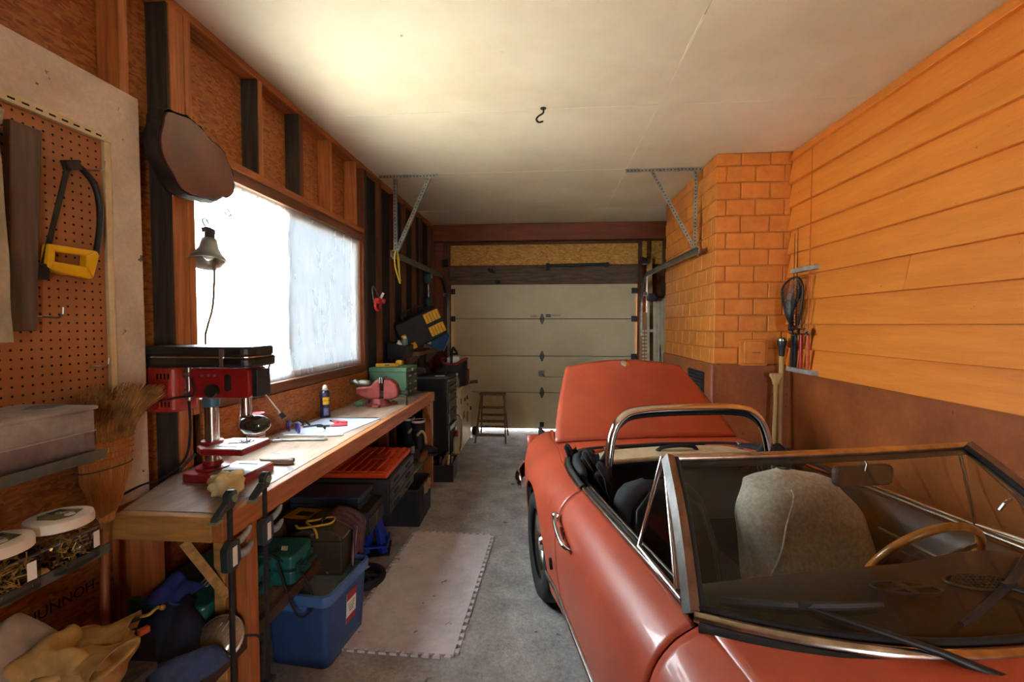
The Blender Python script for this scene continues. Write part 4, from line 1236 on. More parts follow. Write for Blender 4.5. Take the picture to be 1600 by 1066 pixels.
# clip-on lamp hanging in front of the window
cl = thing('clamp_lamp', 'clip-on work lamp with flared metal shade hanging in the window', 'lamp', (-1.585, 2.035, 1.905), (R(-16), R(-8), 0))
MB().lathe([(.032, .045), (.036, .02), (.04, .0), (.066, -.045), (.082, -.075)], 28, caps=False).build('shade', M('shade_alu', '#8f8d88', '#77756f', rough=.35, metal=.7), cl, smooth=50, solid=.0015)
MB().lathe([(.001, .10), (.018, .10), (.022, .085), (.022, .05), (.03, .045)], 16).build('socket', 'black_plastic', cl, smooth=50)
MB().ball((0, 0, -.02), (.028, .028, .038), 14, 10).build('bulb', 'plastic_white', cl, smooth=True)
MB().beam((.0, -.035, .085), (0, .02, .095), .03, .022).tube(bez([(0, -.03, .10), (0, -.05, .125), (0, -.03, .14), (0, -.01, .125)], 10), .004, 6).tube(bez([(0, .005, .10), (0, .0, .135), (0, .02, .14), (0, .03, .12)], 10), .003, 6).build('spring_clip', 'steel_dark', cl, bevel=.002)
cord_ = MB().tube(bez([(-1.575, 2.055, 1.86), (-1.58, 2.055, 1.72), (-1.58, 2.04, 1.62), (-1.585, 2.01, 1.53), (-1.59, 2.005, 1.47), (-1.585, 1.99, 1.2), (-1.57, 1.98, .906)], 30), .005, 6)
tag(cord_.build('lamp_cord', M('cord_brown', '#6a5226', rough=.6)), 'thin brown cord hanging from the clip-on lamp', 'cord')

# ---------------------------------------------------------------- tray shelves, tin box, jars
def tray_shelf(z, label):
    t = thing('tray_shelf', label, 'shelf', (-1.40, .85, z), 0, 'wall tray shelves')
    MB().box(-.19, .165, -.42, .295, 0, .006).build('pan', 'tray_black', t)
    MB().prism([(.16, -.012), (.192, -.006), (.196, .022), (.190, .022), (.186, 0), (.16, -.004)], -.42, .30, 'xz').build('front_rail', 'rail_green', t)
    MB().box(-.19, -.186, -.42, .295, 0, .05).build('back_rail', 'rail_green', t)
    l = MB().prism([(.165, .006), (.169, .006), (.180, .072), (.176, .072)], -.42, .285, 'xz').build('front_lip', 'acrylic', t)
    MB().prism([(.1655, .072), (.1805, .072), (.1815, .0745), (.1745, .0745)], -.42, .285, 'xz').build('lip_edge', M('lip_edge', '#a89d9c', rough=.3), l)
    MB().box(-.02, .176, .283, .286, .006, .066).build('side_lip', 'acrylic', t)
    MB().prism([(-.215, -.16), (-.19, -.16), (.12, -.012), (-.215, -.012)], .05, .056, 'xz').build('bracket', 'rail_green', t)
    return t
tray_shelf(1.190, 'green-railed tray shelf with clear lip holding the metal tin box')
tray_shelf(.925, 'green-railed tray shelf with clear lip holding the jars of screws')
tb = thing('tin_box', 'battered grey galvanised tin box on the upper tray shelf', 'tin box', (-1.365, .90, 1.197))
MB().box(-.11, .11, -.32, .265, 0, .118).build('body', 'galv_old', tb, bevel=.004)
ld = MB().box(-.116, .116, -.325, .271, .118, .128).build('lid', 'galv_old', tb, bevel=.003)
MB().tube([(.02, .02, .128), (.02, .02, .17), (.025, .02, .172)], .006, 6).beam((.02, .05, .172), (.02, -.05, .168), .008, .008).build('catch_post', 'steel_dark', ld)
MB().tube(bez([(-.03, -.20, .135), (-.03, -.19, .165), (-.03, -.02, .168), (-.03, .0, .15)], 12), .005, 6).tube(bez([(.05, -.22, .135), (.05, -.2, .16), (.05, -.03, .163), (.05, -.01, .15), (.02, -.005, .150), (-.03, .0, .15)], 16), .005, 6).build('bail_handle', 'steel_dark', ld, smooth=True)
random.seed(5)
def jar(loc, rot, label):
    j = thing('screw_jar', label, 'jar', loc, rot, 'jars of screws')
    MB().prism(rrect(-.062, .062, -.062, .062, .030), .0, .003).build('base', 'jar_clear', j)
    def wall(a, b):
        poly = rrect(-1, 1, -1, 1, .5, 6); k = int(round(a * len(poly))) % len(poly)
        s = interp(b, [0, .7, .85, 1.0], [.062, .064, .061, .052])
        return (poly[k][0] * s, poly[k][1] * s, .002 + b * .106)
    MB().grid(wall, 28, 14, cu=True).build('bottle', 'jar_clear', j, smooth=60)
    lidm = MB().lathe([(.001, .130), (.058, .130), (.066, .127), (.068, .120), (.068, .104), (.064, .102)], 36).build('lid', 'jar_white', j, smooth=40)
    pz = .1305
    MB().add([(-.043, -.012, pz), (-.022, -.036, pz), (.022, -.036, pz), (.043, -.012, pz), (.030, .036, pz), (-.030, .036, pz)], [(0, 1, 2, 3, 4, 5)]).build('lid_label', 'label_gold', lidm)
    MB().add([(-.040, .006, pz + .0004), (-.010, -.004, pz + .0004), (-.004, .028, pz + .0004), (-.026, .032, pz + .0004)], [(0, 1, 2, 3)]).build('label_print', 'print_black', lidm)
    text_part('label_print', 'DECK', .016, 'print_white', lidm, (.004, .010, pz + .0004), (0, 0, 0), .0001)
    MB().lathe([(.011, 0), (.011, .0006)], 14, c=(.026, .0, pz)).build('label_print', 'print_white', lidm)
    sm_ = MB()
    for k in range(230):
        c = Vector((random.uniform(-.046, .046), random.uniform(-.046, .046), .008 + .070 * random.random()))
        d = Vector((random.gauss(0, 1), random.gauss(0, 1), random.gauss(0, .6))).normalized() * .011
        sm_.tube([c - d, c + d * .8, c + d, c + d * 1.08], [.0009, .0016, .0016, .0034], 5)
    sm_.build('screws', 'brass', j)['kind'] = 'stuff'
    MB().box(.0650, .0656, .020, .038, .030, .072).build('barcode_label', 'print_white', j)
jar((-1.250, 1.060, .931), R(8), 'clear jar of brass screws with white lid, nearer the broom')
jar((-1.250, .918, .931), R(-6), 'clear jar of brass screws with white lid at left image edge')
tag(soft((.028, .02, .012), 9, (-1.238, .988, .932), 0, 'cork_stub', 'leather_tan', '', '', wr=.1), 'small tan stub lying between the screw jars', 'stub')

# ---------------------------------------------------------------- corn broom standing on its handle
br = thing('broom', 'corn broom standing bristles up in the corner by the bench', 'broom', (-1.47, 1.37, 0))
MB().tube([(0, -.03, .0), (0, .0, .45), (0, .02, .93)], .0125, 10).build('handle', 'handle_wood', br, smooth=True)
def bw_(z): return interp(z, [.90, .97, 1.05, 1.16, 1.34], [.022, .052, .082, .090, .135])
def bt_(z): return interp(z, [.90, .97, 1.05, 1.16, 1.34], [.020, .034, .036, .030, .045])
MB().grid(lambda a, b: (bt_(.90 + .27 * b) * .93 * math.sin(2 * PI * a), .02 + .015 * b + bw_(.90 + .27 * b) * .95 * math.cos(2 * PI * a), .90 + .27 * b), 28, 12, cu=True).build('head_core', 'straw', br, smooth=True)
random.seed(21)
stm = MB(); stt = MB()
for k in range(620):
    a = random.uniform(0, 2 * PI); rr = math.sqrt(random.uniform(.5, 1.0))
    ca, sa = math.cos(a) * rr, math.sin(a) * rr
    pts = []
    for i in range(7):
        z = .91 + .26 * i / 6
        pts.append((bt_(z) * sa * 1.03, .02 + .05 * (z - .9) + bw_(z) * ca * 1.03, z))
    stm.tube(pts, .0014, 3, caps=False)
    if k % 1 == 0:
        zt = random.uniform(1.30, 1.355); lean = random.uniform(.01, .06) + .06 * max(0, ca)
        pts = []
        for i in range(7):
            f = i / 6; z = 1.16 + (zt - 1.16) * (f - .18 * f ** 3 * abs(ca))
            pts.append((bt_(1.16) * sa * (1 + .9 * f) + random.gauss(0, .003), .033 + bw_(1.16) * ca * (1 + .45 * f) + lean * f * f, z))
        stt.tube(pts, [.0022, .0022, .0022, .002, .002, .0018, .0012], 3, caps=False)
stm.build('lower_straw', 'straw', br)['kind'] = 'stuff'
stt.build('bristle_tips', 'straw_tip', br)['kind'] = 'stuff'
MB().grid(lambda a, b: (bt_(1.16) * (1 + .7 * b) * .93 * math.sin(2 * PI * a), .033 + .03 * b * b + bw_(1.16) * (1 + .4 * b) * .95 * math.cos(2 * PI * a), 1.16 + .14 * b), 28, 8, cu=True).build('tip_core', 'straw_tip', br, smooth=True)
for z, m, r in ((1.165, 'broom_orange', .0022), (1.145, 'broom_orange', .0022), (1.125, 'broom_orange', .0022), (1.105, 'broom_orange', .0022), (1.075, 'broom_thread', .002)):
    MB().tube([(bt_(z) * 1.07 * math.sin(t), .02 + .05 * (z - .9) + bw_(z) * 1.05 * math.cos(t), z) for t in [2 * PI * i / 32 for i in range(32)]], r, 5, closed=True).build('stitching', m, br)
MB().lathe([(.024, .895), (.026, .92), (.022, .94), (.02, .955), (.014, .86)], 14, c=(0, .02, 0)).build('wire_binding', 'straw', br, smooth=True)

# ---------------------------------------------------------------- workbench
wbn = thing('workbench', 'long timber workbench under the window with worn plywood top', 'workbench', (-1.35, 2.86, 0))
BX0, BX1, BY0, BY1 = -.262, .265, -1.435, 1.45
MB().prism([(-.135, BY0 + .04), (BX1 - .04, BY0 + .04), (BX1 - .04, BY1), (BX0, BY1), (BX0, BY0 + .40)], .882, .900).build('plywood_top', 'bench_ply', wbn, bevel=.002)
MB().box(BX1 - .04, BX1, BY0, BY1, .812, .899).build('front_rail', 'bench_wood', wbn, bevel=.004)
MB().box(-.135, BX1 - .0405, BY0, BY0 + .0395, .812, .899).build('end_rail', 'end_wood', wbn, bevel=.004)
MB().box(BX0, BX1 - .041, BY1 - .04, BY1 - .002, .812, .88).build('end_rail', 'bench_wood', wbn, bevel=.004)
MB().box(BX0, BX0 + .04, BY0 + .42, BY1 - .04, .812, .88).build('back_rail', 'bench_wood', wbn, bevel=.004)
for k, y in enumerate((-.95, -.40, .15, .70)):
    MB().box(BX0 + .04, BX1 - .04, y, y + .038, .80, .88).build('cross_joist', 'bench_wood', wbn)
for x0, y0, z1 in ((.175, -1.31, .812), (.175, 1.34, .812), (-.20, -1.31, .812), (-.26, 1.34, .812), (-.26, .2, .812)):
    MB().box(x0, x0 + .088, y0, y0 + .06, 0, z1).build('leg', 'leg_wood', wbn, bevel=.004)
MB().box(.13, .172, -1.31, -1.25, .03, .812).build('leg_brace', 'end_wood', wbn, bevel=.004)
MB().beam((.24, -1.285, .006 + .03), (.60, -1.20, .006 + .03), .05, .06).build('foot_rail', 'leg_wood', wbn, bevel=.004)
MB().prism([(.263, .70), (.263, .812), (.12, .812)], 1.30, 1.338, 'xz').build('gusset', 'end_wood', wbn)
MB().prism([(1.34, .62), (1.34, .70), (1.22, .812), (1.15, .812)], .225, .263, 'yz').build('knee_brace', 'leg_wood', wbn, bevel=.003)
MB().beam((.09, -1.40, .80), (.17, -1.30, .55), .04, .03).build('corner_brace', 'end_wood', wbn)
MB().box(-.255, .225, -1.60, -.66, .385, .405).build('lower_shelf', 'aged_wood', wbn, bevel=.003)
MB().box(.225, .255, -1.60, -.66, .36, .41).build('shelf_rail', M('rail_brown', '#4c3020', '#38231a', rough=.6, scale=8), wbn, bevel=.003)
MB().box(-.255, .25, -.655, 1.335, .30, .325).build('lower_shelf', 'aged_wood', wbn, bevel=.003)
MB().box(.21, .25, 1.06, 1.335, .325, .38).build('shelf_rail', 'leg_wood', wbn, bevel=.003)
MB().box(-.258, -.246, -1.2, 1.3, .45, .80).build('back_panel', 'osb_dark', wbn)
# ---------------------------------------------------------------- drill press
ZB = .900
dp = thing('drill_press', 'red bench drill press with black belt cover on the workbench', 'drill press', (-1.43, 1.83, ZB))
MB().prism([(-.07, -.085), (-.02, -.10), (.21, -.10), (.215, .095), (-.02, .10), (-.07, .08)], 0, .035).build('base', 'drill_red', dp, bevel=.005)
bp_ = MB().box(.045, .205, -.09, .088, .035, .0385).build('base_plate', 'cast_plate', dp, bevel=.001)
for y in (-.055, .045):
    MB().box(.08, .17, y, y + .012, .0386, .0392).build('slot', 'hole_dark', bp_)
MB().lathe([(.062, .035), (.062, .045), (.040, .052), (.034, .07)], 28).build('column_flange', 'drill_red', dp, smooth=40)
MB().cyl((0, 0, .05), (0, 0, .42), .0275, n=24).build('column', 'chrome_worn', dp, smooth=50)
tbl = MB().prism([(-.035, -.05), (.02, -.095), (.20, -.095), (.20, .095), (.02, .095), (-.035, .05)], .115, .140).build('table', 'drill_red', dp, bevel=.004)
MB().box(.028, .196, -.09, .09, .1402, .1428).build('table_plate', 'plastic_white', tbl, bevel=.001)
for y in (-.06, .05):
    MB().box(.06, .15, y, y + .010, .1429, .1433).build('slot', 'hole_dark', tbl)
MB().lathe([(.042, .10), (.042, .155)], 20).build('table_collar', 'drill_red', tbl, smooth=40)
MB().cyl((-.03, -.06, .11), (-.07, -.10, .05), .006, n=8).build('table_lock', 'black_plastic', tbl)
MB().lathe([(.030, .30), (.033, .33), (.033, .36)], 20).build('depth_collar', M('collar_blue', '#3c6f86', rough=.4), dp, smooth=40)
MB().rbox(-.05, .215, -.062, .062, .345, .47, .02, 'xz').build('head', 'drill_red', dp, bevel=.008)
hp = MB().box(.213, .238, -.045, .045, .35, .462).build('head_plate', 'cover_black', dp, bevel=.004)
MB().rbox(.11, .135, -.068, -.062, .375, .445, .01, 'xz').build('depth_slot', 'hole_dark', dp)
MB().cyl((.06, -.062, .378), (.06, -.086, .378), .026, n=20).build('feed_knob', 'cover_black', dp, smooth=40)
for xx in (.01, .04, .065): MB().ball((xx, -.064, .44), .006, 8, 6).build('screw_head', 'steel', dp)
# motor behind the column
mo = MB().prism(rrect(-.235, -.090, -.085, .06, .040, 6), .285, .475).build('motor', 'drill_motor', dp, bevel=.012, seg=3)
for k in range(4):
    for zz in (.31, .425):
        MB().box(-.170 + k * .016, -.163 + k * .016, -.0862, -.0852, zz, zz + .022).build('vent_slot', 'hole_dark', mo)
MB().rbox(-.26, -.165, -.135, -.08, .30, .37, .01, 'xz').build('switch_box', 'drill_red', mo, bevel=.006)
MB().cyl((-.09, -.03, .36), (-.045, -.03, .36), .018, n=12).cyl((-.09, -.03, .44), (-.045, -.03, .44), .018, n=12).cyl((-.07, -.035, .33), (-.07, -.035, .47), .012, n=12).build('motor_bracket', 'steel', mo, smooth=40)
cv = MB().prism(rrect(-.245, .245, -.105, .105, .05, 6), .475, .515).prism(rrect(-.24, .24, -.10, .10, .05, 6), .519, .560).build('belt_cover', 'cover_black', dp, bevel=.010, seg=3)
MB().prism(rrect(-.243, .243, -.103, .103, .05, 6), .5145, .5195).build('cover_trim', 'chrome_worn', cv)
MB().box(.12, .135, -.108, -.1, .48, .55).build('cover_latch', 'steel', cv)
MB().lathe([(.024, .27), (.024, .345)], 20, c=(.155, 0, 0)).build('quill', 'chrome', dp, smooth=40)
ck = MB().lathe([(.010, .185), (.018, .20), (.026, .215), (.026, .262), (.018, .27)], 20, c=(.155, 0, 0)).build('chuck', 'chrome_worn', dp, smooth=40)
MB().ball((.205, -.02, .230), (.066, .05, .040), 20, 12).build('guard', M('guard_smoke', '#26241c', '#3a3628', rough=.12, coat=.8, scale=9), ck, smooth=True)
MB().cyl((.155, 0, .14), (.155, 0, .19), .003, n=8).build('drill_bit', 'steel', ck)
fh = MB().lathe([(.022, 0), (.022, .03)], 14, c=(.17, .062, .36), rot=(-PI / 2, 0, 0)).build('feed_hub', 'steel_dark', dp, smooth=40)
for an in (70, 190, 310):
    a = R(an); e = (.17 + .135 * math.cos(a), .082, .36 + .135 * math.sin(a))
    MB().tube([(.17, .082, .36), e], .005, 8).build('feed_spoke', 'chrome', fh, smooth=50)
    MB().tube([e, (e[0] + .028 * math.cos(a), .082, e[2] + .028 * math.sin(a))], [.010, .013], 10).build('spoke_knob', 'black_plastic', fh, smooth=50)
MB().tube(bez([(-.21, -.115, .36), (-.15, -.13, .34), (-.08, -.08, .35), (-.03, -.06, .36), (-.03, -.07, .43)], 20), .0045, 6).tube(bez([(-.06, -.05, .33), (-.05, -.06, .2), (-.07, -.07, .09), (-.16, -.09, .01), (-.19, -.14, .006), (-.16, -.30, .006)], 26), .005, 6).build('power_cord', 'black_rubber', dp, smooth=True)
kt = thing('allen_keys', 'cluster of small dark hex keys on the drill press table', 'hex keys', (-1.31, 1.82, ZB + .1445))
for k, (a, l) in enumerate(((20, .07), (60, .05), (-15, .06))):
    d = Vector((math.cos(R(a)), math.sin(R(a)), 0)) * l / 2
    MB().tube([-d + Vector((.01 * k, .012 * k, .003)), d + Vector((.01 * k, .012 * k, .003)), d + Vector((.01 * k + .004, .012 * k + .016, .006))], .0025, 6).build('key', 'black_plastic', kt)

# striped can of wire behind the drill press
cn = thing('striped_tin', 'pale striped tin with red rim standing behind the drill press', 'tin', (-1.555, 2.31, ZB))
MB().lathe([(.041, 0), (.0425, .004), (.0425, .168), (.041, .172)], 32).build('body', M('tin_pale', '#cdbfb6', '#b7a79d', rough=.4, scale=9), cn, smooth=40)
for z in (.03, .055, .08, .105, .13): MB().lathe([(.0427, z), (.0429, z + .001), (.0429, z + .0035), (.0427, z + .0045)], 32, caps=False).build('band', 'print_black', cn)
MB().lathe([(.0435, .160), (.0438, .164), (.0438, .173), (.042, .176)], 32).build('lid', 'label_red', cn, smooth=40)
for z in range(8): MB().boxc((.0432 * math.cos(R(-50)), .0432 * math.sin(R(-50)), .02 + z * .018), (.002, .012, .008), (0, 0, R(-50))).build('print_mark', 'label_red', cn)

# safety glasses
gg = thing('safety_glasses', 'violet mirrored safety glasses lying on the bench', 'glasses', (-1.50, 2.58, ZB + .002), R(-30))
gg.scale = (1.35, 1.2, 1.35)
for s in (-1, 1):
    MB().grid(lambda a, b: (s * (.036 + .030 * math.cos(2 * PI * a) * (b)), -.012 * (abs(s * .036 + .03 * math.cos(2 * PI * a) * b) / .06) ** 2, .028 + .024 * math.sin(2 * PI * a) * b), 20, 5, cu=True).build('lens', 'lens_violet', gg, smooth=True, solid=.003)
    MB().tube(bez([(s * .066, .004, .036), (s * .070, .05, .034), (s * .066, .10, .028), (s * .060, .125, .008)], 12), [.004] * 6 + [.005] * 7, 6).build('temple', 'black_plastic', gg, smooth=True)
MB().tube(bez([(-.066, 0, .045), (-.035, -.006, .054), (0, -.008, .044), (.035, -.006, .054), (.066, 0, .045)], 16), .004, 6).build('brow_bar', 'black_plastic', gg, smooth=True)

# adjustable wrench
wr_ = thing('adjustable_wrench', 'steel adjustable wrench lying on the bench near the glasses', 'wrench', (-1.37, 2.425, ZB + .006), R(8))
MB().prism([(-.10, -.012), (.13, -.016), (.145, 0), (.13, .016), (-.10, .012)], -.005, .006).build('handle', 'steel', wr_, bevel=.003)
MB().prism([(-.10, -.014), (-.14, -.032), (-.175, -.030), (-.178, -.016), (-.15, -.010), (-.15, .006), (-.165, .010), (-.162, .026), (-.125, .028), (-.10, .014)], -.006, .008).build('jaw', 'steel', wr_, bevel=.003)
MB().cyl((-.128, -.012, .004), (-.128, .010, .004), .008, n=10).build('thumb_screw', 'steel_dark', wr_)

# metal sheet, square, envelope
sh = MB().prism([(-.22, -.24), (.14, -.27), (.215, .235), (-.175, .205)], 0, .003).build('metal_sheet', 'bluish_sheet', bevel=.001)
sh.location = (-1.36, 2.80, ZB + .0005); tag(sh, 'blue-grey sheet of metal lying flat on the bench', 'sheet')
rl = thing('steel_rule', 'long steel rule lying along the far edge of the metal sheet', 'rule', (-1.36, 3.035, ZB + .0042), R(6))
MB().box(-.20, .19, -.012, .012, 0, .0015).build('blade', 'steel', rl)
MB().cyl((.18, 0, .0016), (.18, 0, .0017), .004, n=10).build('hang_hole', 'hole_dark', rl)
r2 = thing('try_square', 'white metal try square lying on the near edge of the metal sheet', 'square', (-1.36, 2.535, ZB + .0042), R(4))
MB().box(-.17, .10, -.009, .009, 0, .002).build('blade', 'plastic_white', r2)
MB().prism([(.08, -.03), (.17, -.005), (.17, .022), (.10, .010)], 0, .004).build('stock', 'plastic_white', r2)

def pliers(loc, rot, grip, label, open_=.10, nose=.05):
    p = thing('pliers', label, 'pliers', loc, rot)
    for s in (-1, 1):
        MB().tube(bez([(.0, 0, .006), (-.03, s * .010, .006), (-.075, s * (.014 + open_ * .12), .006), (-.105, s * (.012 + open_ * .15), .006)], 12), [.006] * 3 + [.0075] * 9 + [.006], 8).build('handle', grip, p, smooth=True)
        MB().prism([(0, -s * .010), (.02, -s * .009), (nose, -s * .002), (nose, 0), (0, s * .002)], .001, .011).build('jaw', 'steel_dark', p, bevel=.002)
    MB().lathe([(.010, 0), (.010, .013)], 14).build('pivot', 'steel', p)
    return p
pliers((-1.37, 2.76, ZB + .0042), R(205), 'red_grip', 'red-handled needle-nose pliers lying on the metal sheet', .04, .075)
pliers((-1.41, 2.89, ZB + .0042), R(150), 'red_grip', 'red and black side cutters beside the spray can', .12, .04)

# water-displacing spray can
wd = thing('spray_can', 'blue and yellow spray can with red cap standing by the strand board', 'spray can', (-1.545, 3.05, ZB))
MB().lathe([(.030, 0), (.0325, .003), (.0325, .175), (.030, .182), (.022, .192)], 32).build('body', 'can_navy', wd, smooth=40)
MB().lathe([(.022, .192), (.023, .196), (.022, .200), (.010, .205)], 20).build('dome', 'steel', wd, smooth=40)
MB().lathe([(.017, .200), (.017, .214), (.009, .228)], 16).build('cap', 'jar_white', wd, smooth=40)
def shield(yc, zc, w, h, r, pts):
    return None
a0 = R(-48)
def can_patch(a_c, da, z0, z1, r, n=10):
    vs = []; fs = []
    for i in range(n + 1):
        a = a_c - da + 2 * da * i / n
        vs += [(r * math.cos(a), r * math.sin(a), z0), (r * math.cos(a), r * math.sin(a), z1)]
    for i in range(n): fs.append((2 * i, 2 * i + 2, 2 * i + 3, 2 * i + 1))
    return MB().add(vs, fs)
can_patch(a0, .75, .095, .145, .0328).build('label_panel', 'can_yellow', wd)
can_patch(a0, .55, .02, .07, .0328).build('label_text_block', M('can_print', '#4d5488', '#8087b0', rough=.4, scale=60), wd)
text_part('lettering', 'WD-40', .0175, 'can_navy', wd, (.0331 * math.cos(a0), .0331 * math.sin(a0), .122), (PI / 2, 0, a0 + PI / 2), .0003)

# bench vise
vi = thing('bench_vise', 'red swivel bench vise bolted to the bench by the green toolbox', 'vise', (-1.34, 3.55, ZB), R(6))
vi.scale = (1.25, 1.25, 1.2)
MB().lathe([(.075, 0), (.075, .012), (.062, .022), (.055, .035), (.05, .05)], 28).build('swivel_base', 'vise_red', vi, smooth=40)
for a in (30, 150, 270): MB().boxc((.085 * math.cos(R(a)), .085 * math.sin(R(a)), .008), (.05, .04, .016), (0, 0, R(a))).cyl((.09 * math.cos(R(a)), .09 * math.sin(R(a)), .016), (.09 * math.cos(R(a)), .09 * math.sin(R(a)), .026), .009, n=6).build('lug', 'vise_red', vi, bevel=.003)
MB().prism([(-.14, .075), (-.145, .125), (-.05, .135), (-.015, .175), (.012, .182), (.012, .05), (-.06, .045)], -.045, .045, 'xz').build('fixed_jaw', 'vise_red', vi, bevel=.012, seg=3)
MB().prism([(.03, .182), (.075, .175), (.115, .14), (.125, .10), (.12, .055), (.07, .04), (.03, .045)], -.045, .045, 'xz').build('moving_jaw', 'vise_red', vi, bevel=.014, seg=3)
MB().box(.010, .018, -.06, .06, .155, .192).box(.024, .032, -.06, .06, .155, .192).build('jaw_plates', 'steel', vi, bevel=.002)
MB().box(-.02, .06, -.028, .028, .06, .10).build('slide_bar', 'steel_dark', vi)
MB().ball((-.10, 0, .15), (.05, .028, .022), 14, 8).tube([(-.12, 0, .14), (-.16, .0, .16), (-.19, .01, .15)], [.02, .016, .01], 8).build('anvil_horn', 'galv', vi, smooth=True)
MB().cyl((.12, 0, .085), (.165, 0, .085), .014, n=12).ball((.17, 0, .085), .022, 12, 8).build('screw_boss', 'steel_dark', vi, smooth=40)
MB().cyl((.17, 0, .10), (.17, 0, -.06), .006, n=8).ball((.17, 0, .105), .011, 10, 6).ball((.17, 0, -.065), .011, 10, 6).build('tommy_bar', 'steel_dark', vi, smooth=40)
tag(soft((.035, .025, .018), 13, (-1.50, 3.50, ZB), .4, 'green_block', 'green_box', '', '', wr=.05), 'small green block on the bench behind the vise', 'block')

# green machinist toolbox with things on top
gt = thing('green_toolbox', 'green metal machinist toolbox at the far end of the bench', 'toolbox', (-1.385, 4.13, ZB))
MB().box(-.21, .13, -.165, .165, .001, .225).build('body', 'green_box', gt, bevel=.004)
gl_ = MB().box(-.212, .134, -.169, .169, .226, .262).build('lid', 'green_box', gt, bevel=.005)
MB().boxc((.137, 0, .236), (.010, .03, .026)).build('hasp', 'steel', gl_, bevel=.002)
for z0, z1 in ((.012, .075), (.082, .145), (.152, .217)):
    d = MB().box(.130, .137, -.155, .155, z0, z1).build('drawer', 'green_box_front', gt, bevel=.003)
    for y in (-.085, .085):
        MB().boxc((.141, y, (z0 + z1) / 2), (.008, .05, .014)).build('pull', 'steel', d, bevel=.002)
lv = thing('spirit_level', 'short yellow spirit level lying on the green toolbox', 'level', (-1.47, 4.08, 1.163), R(20))
MB().box(-.10, .10, -.014, .014, 0, .028).build('body', 'bag_yellow', lv, bevel=.003)
MB().box(-.02, .02, -.015, .015, .010, .020).build('vial', 'lens_violet', lv)
ms = thing('tape_measure', 'yellow tape measure lying on the green toolbox', 'tape measure', (-1.39, 4.20, 1.163), R(-15))
MB().rbox(-.035, .035, -.018, .018, 0, .05, .02, 'xz').build('case', 'bag_yellow', ms, bevel=.004)
MB().box(.033, .05, -.008, .008, .002, .005).build('blade_tip', 'steel', ms)
soft((.13, .20, .075), 31, (-1.50, 4.52, .90 + .001), .2, 'tool_pouch', 'dull_black', 'black tool pouch heaped behind the green toolbox', 'pouch')

# two bar clamps gripping the bench edge and a crumpled rag
def clamp(loc, rot, label, L=.78):
    c = thing('bar_clamp', label, 'clamp', loc, rot, 'bar clamps on the bench edge')
    MB().box(-.004, .004, -.010, .010, .0, L).build('bar', 'steel_dark', c, bevel=.001)
    h = MB().prism([(-.018, L - .035), (-.018, L + .010), (.0, L + .022), (.022, L + .018), (.024, L - .02), (.005, L - .04)], -.014, .014, 'yz').build('head', 'clamp_green', c, bevel=.005)
    MB().cyl((.014, .004, L - .005), (.019, .004, L - .005), .013, n=14).build('rivet', 'clamp_pad', h)
    MB().prism([(-.02, L - .01), (-.075, L - .045), (-.08, L - .06), (-.055, L - .052), (-.01, L - .035)], -.012, .012, 'yz').build('jaw', 'clamp_green', c, bevel=.004)
    MB().boxc((0, -.068, L - .060), (.03, .034, .010)).build('pad', 'clamp_pad', c, bevel=.003)
    zb = L - .20
    g = MB().prism([(-.03, zb - .05), (-.034, zb + .03), (-.01, zb + .05), (.03, zb + .045), (.034, zb - .03), (.01, zb - .055)], -.016, .016, 'yz').build('trigger_body', 'clamp_green', c, bevel=.006)
    MB().box(.0162, .0172, -.012, .010, zb - .035, zb + .03).build('white_label', 'print_white', g)
    MB().tube(bez([(0, .03, zb + .025), (0, .055, zb + .03), (0, .085, zb + .038), (0, .105, zb + .055)], 12), [.010, .011, .012, .013, .012, .012, .011, .011, .011, .010, .009, .008, .006], 8).build('upper_grip', 'clamp_grip', g, smooth=True)
    MB().tube(bez([(0, .03, zb - .01), (0, .055, zb - .022), (0, .085, zb - .022), (0, .112, zb - .008)], 12), [.010, .012, .014, .015, .015, .014, .014, .013, .012, .011, .010, .009, .006], 8).build('lower_grip', 'clamp_grip', g, smooth=True)
    MB().boxc((0, .004, .006), (.03, .05, .02)).build('end_stop', 'clamp_green', c, bevel=.004)
    return c
clamp((-1.066, 1.435, .19), (0, 0, R(0)), 'green-headed bar clamp nearest the bench corner')
clamp((-1.066, 1.625, .17), (0, 0, R(0)), 'second green-headed bar clamp farther along the bench edge', .80)
tag(soft((.058, .048, .048), 17, (-1.20, 1.60, ZB + .001), .5, 'crumpled_rag', 'rag_paper', '', '', wr=.35, ex=.9), 'crumpled cream paper rag on the bench by the clamps', 'rag')
tag(soft((.085, .030, .014), 27, (-1.26, 2.02, ZB + .001), -.1, 'folded_brush', M('brush_grey', '#a39a8e', '#837a6e', rough=.8, scale=18), '', '', wr=.15), 'grey bundled brush lying behind the drill press base', 'brush')

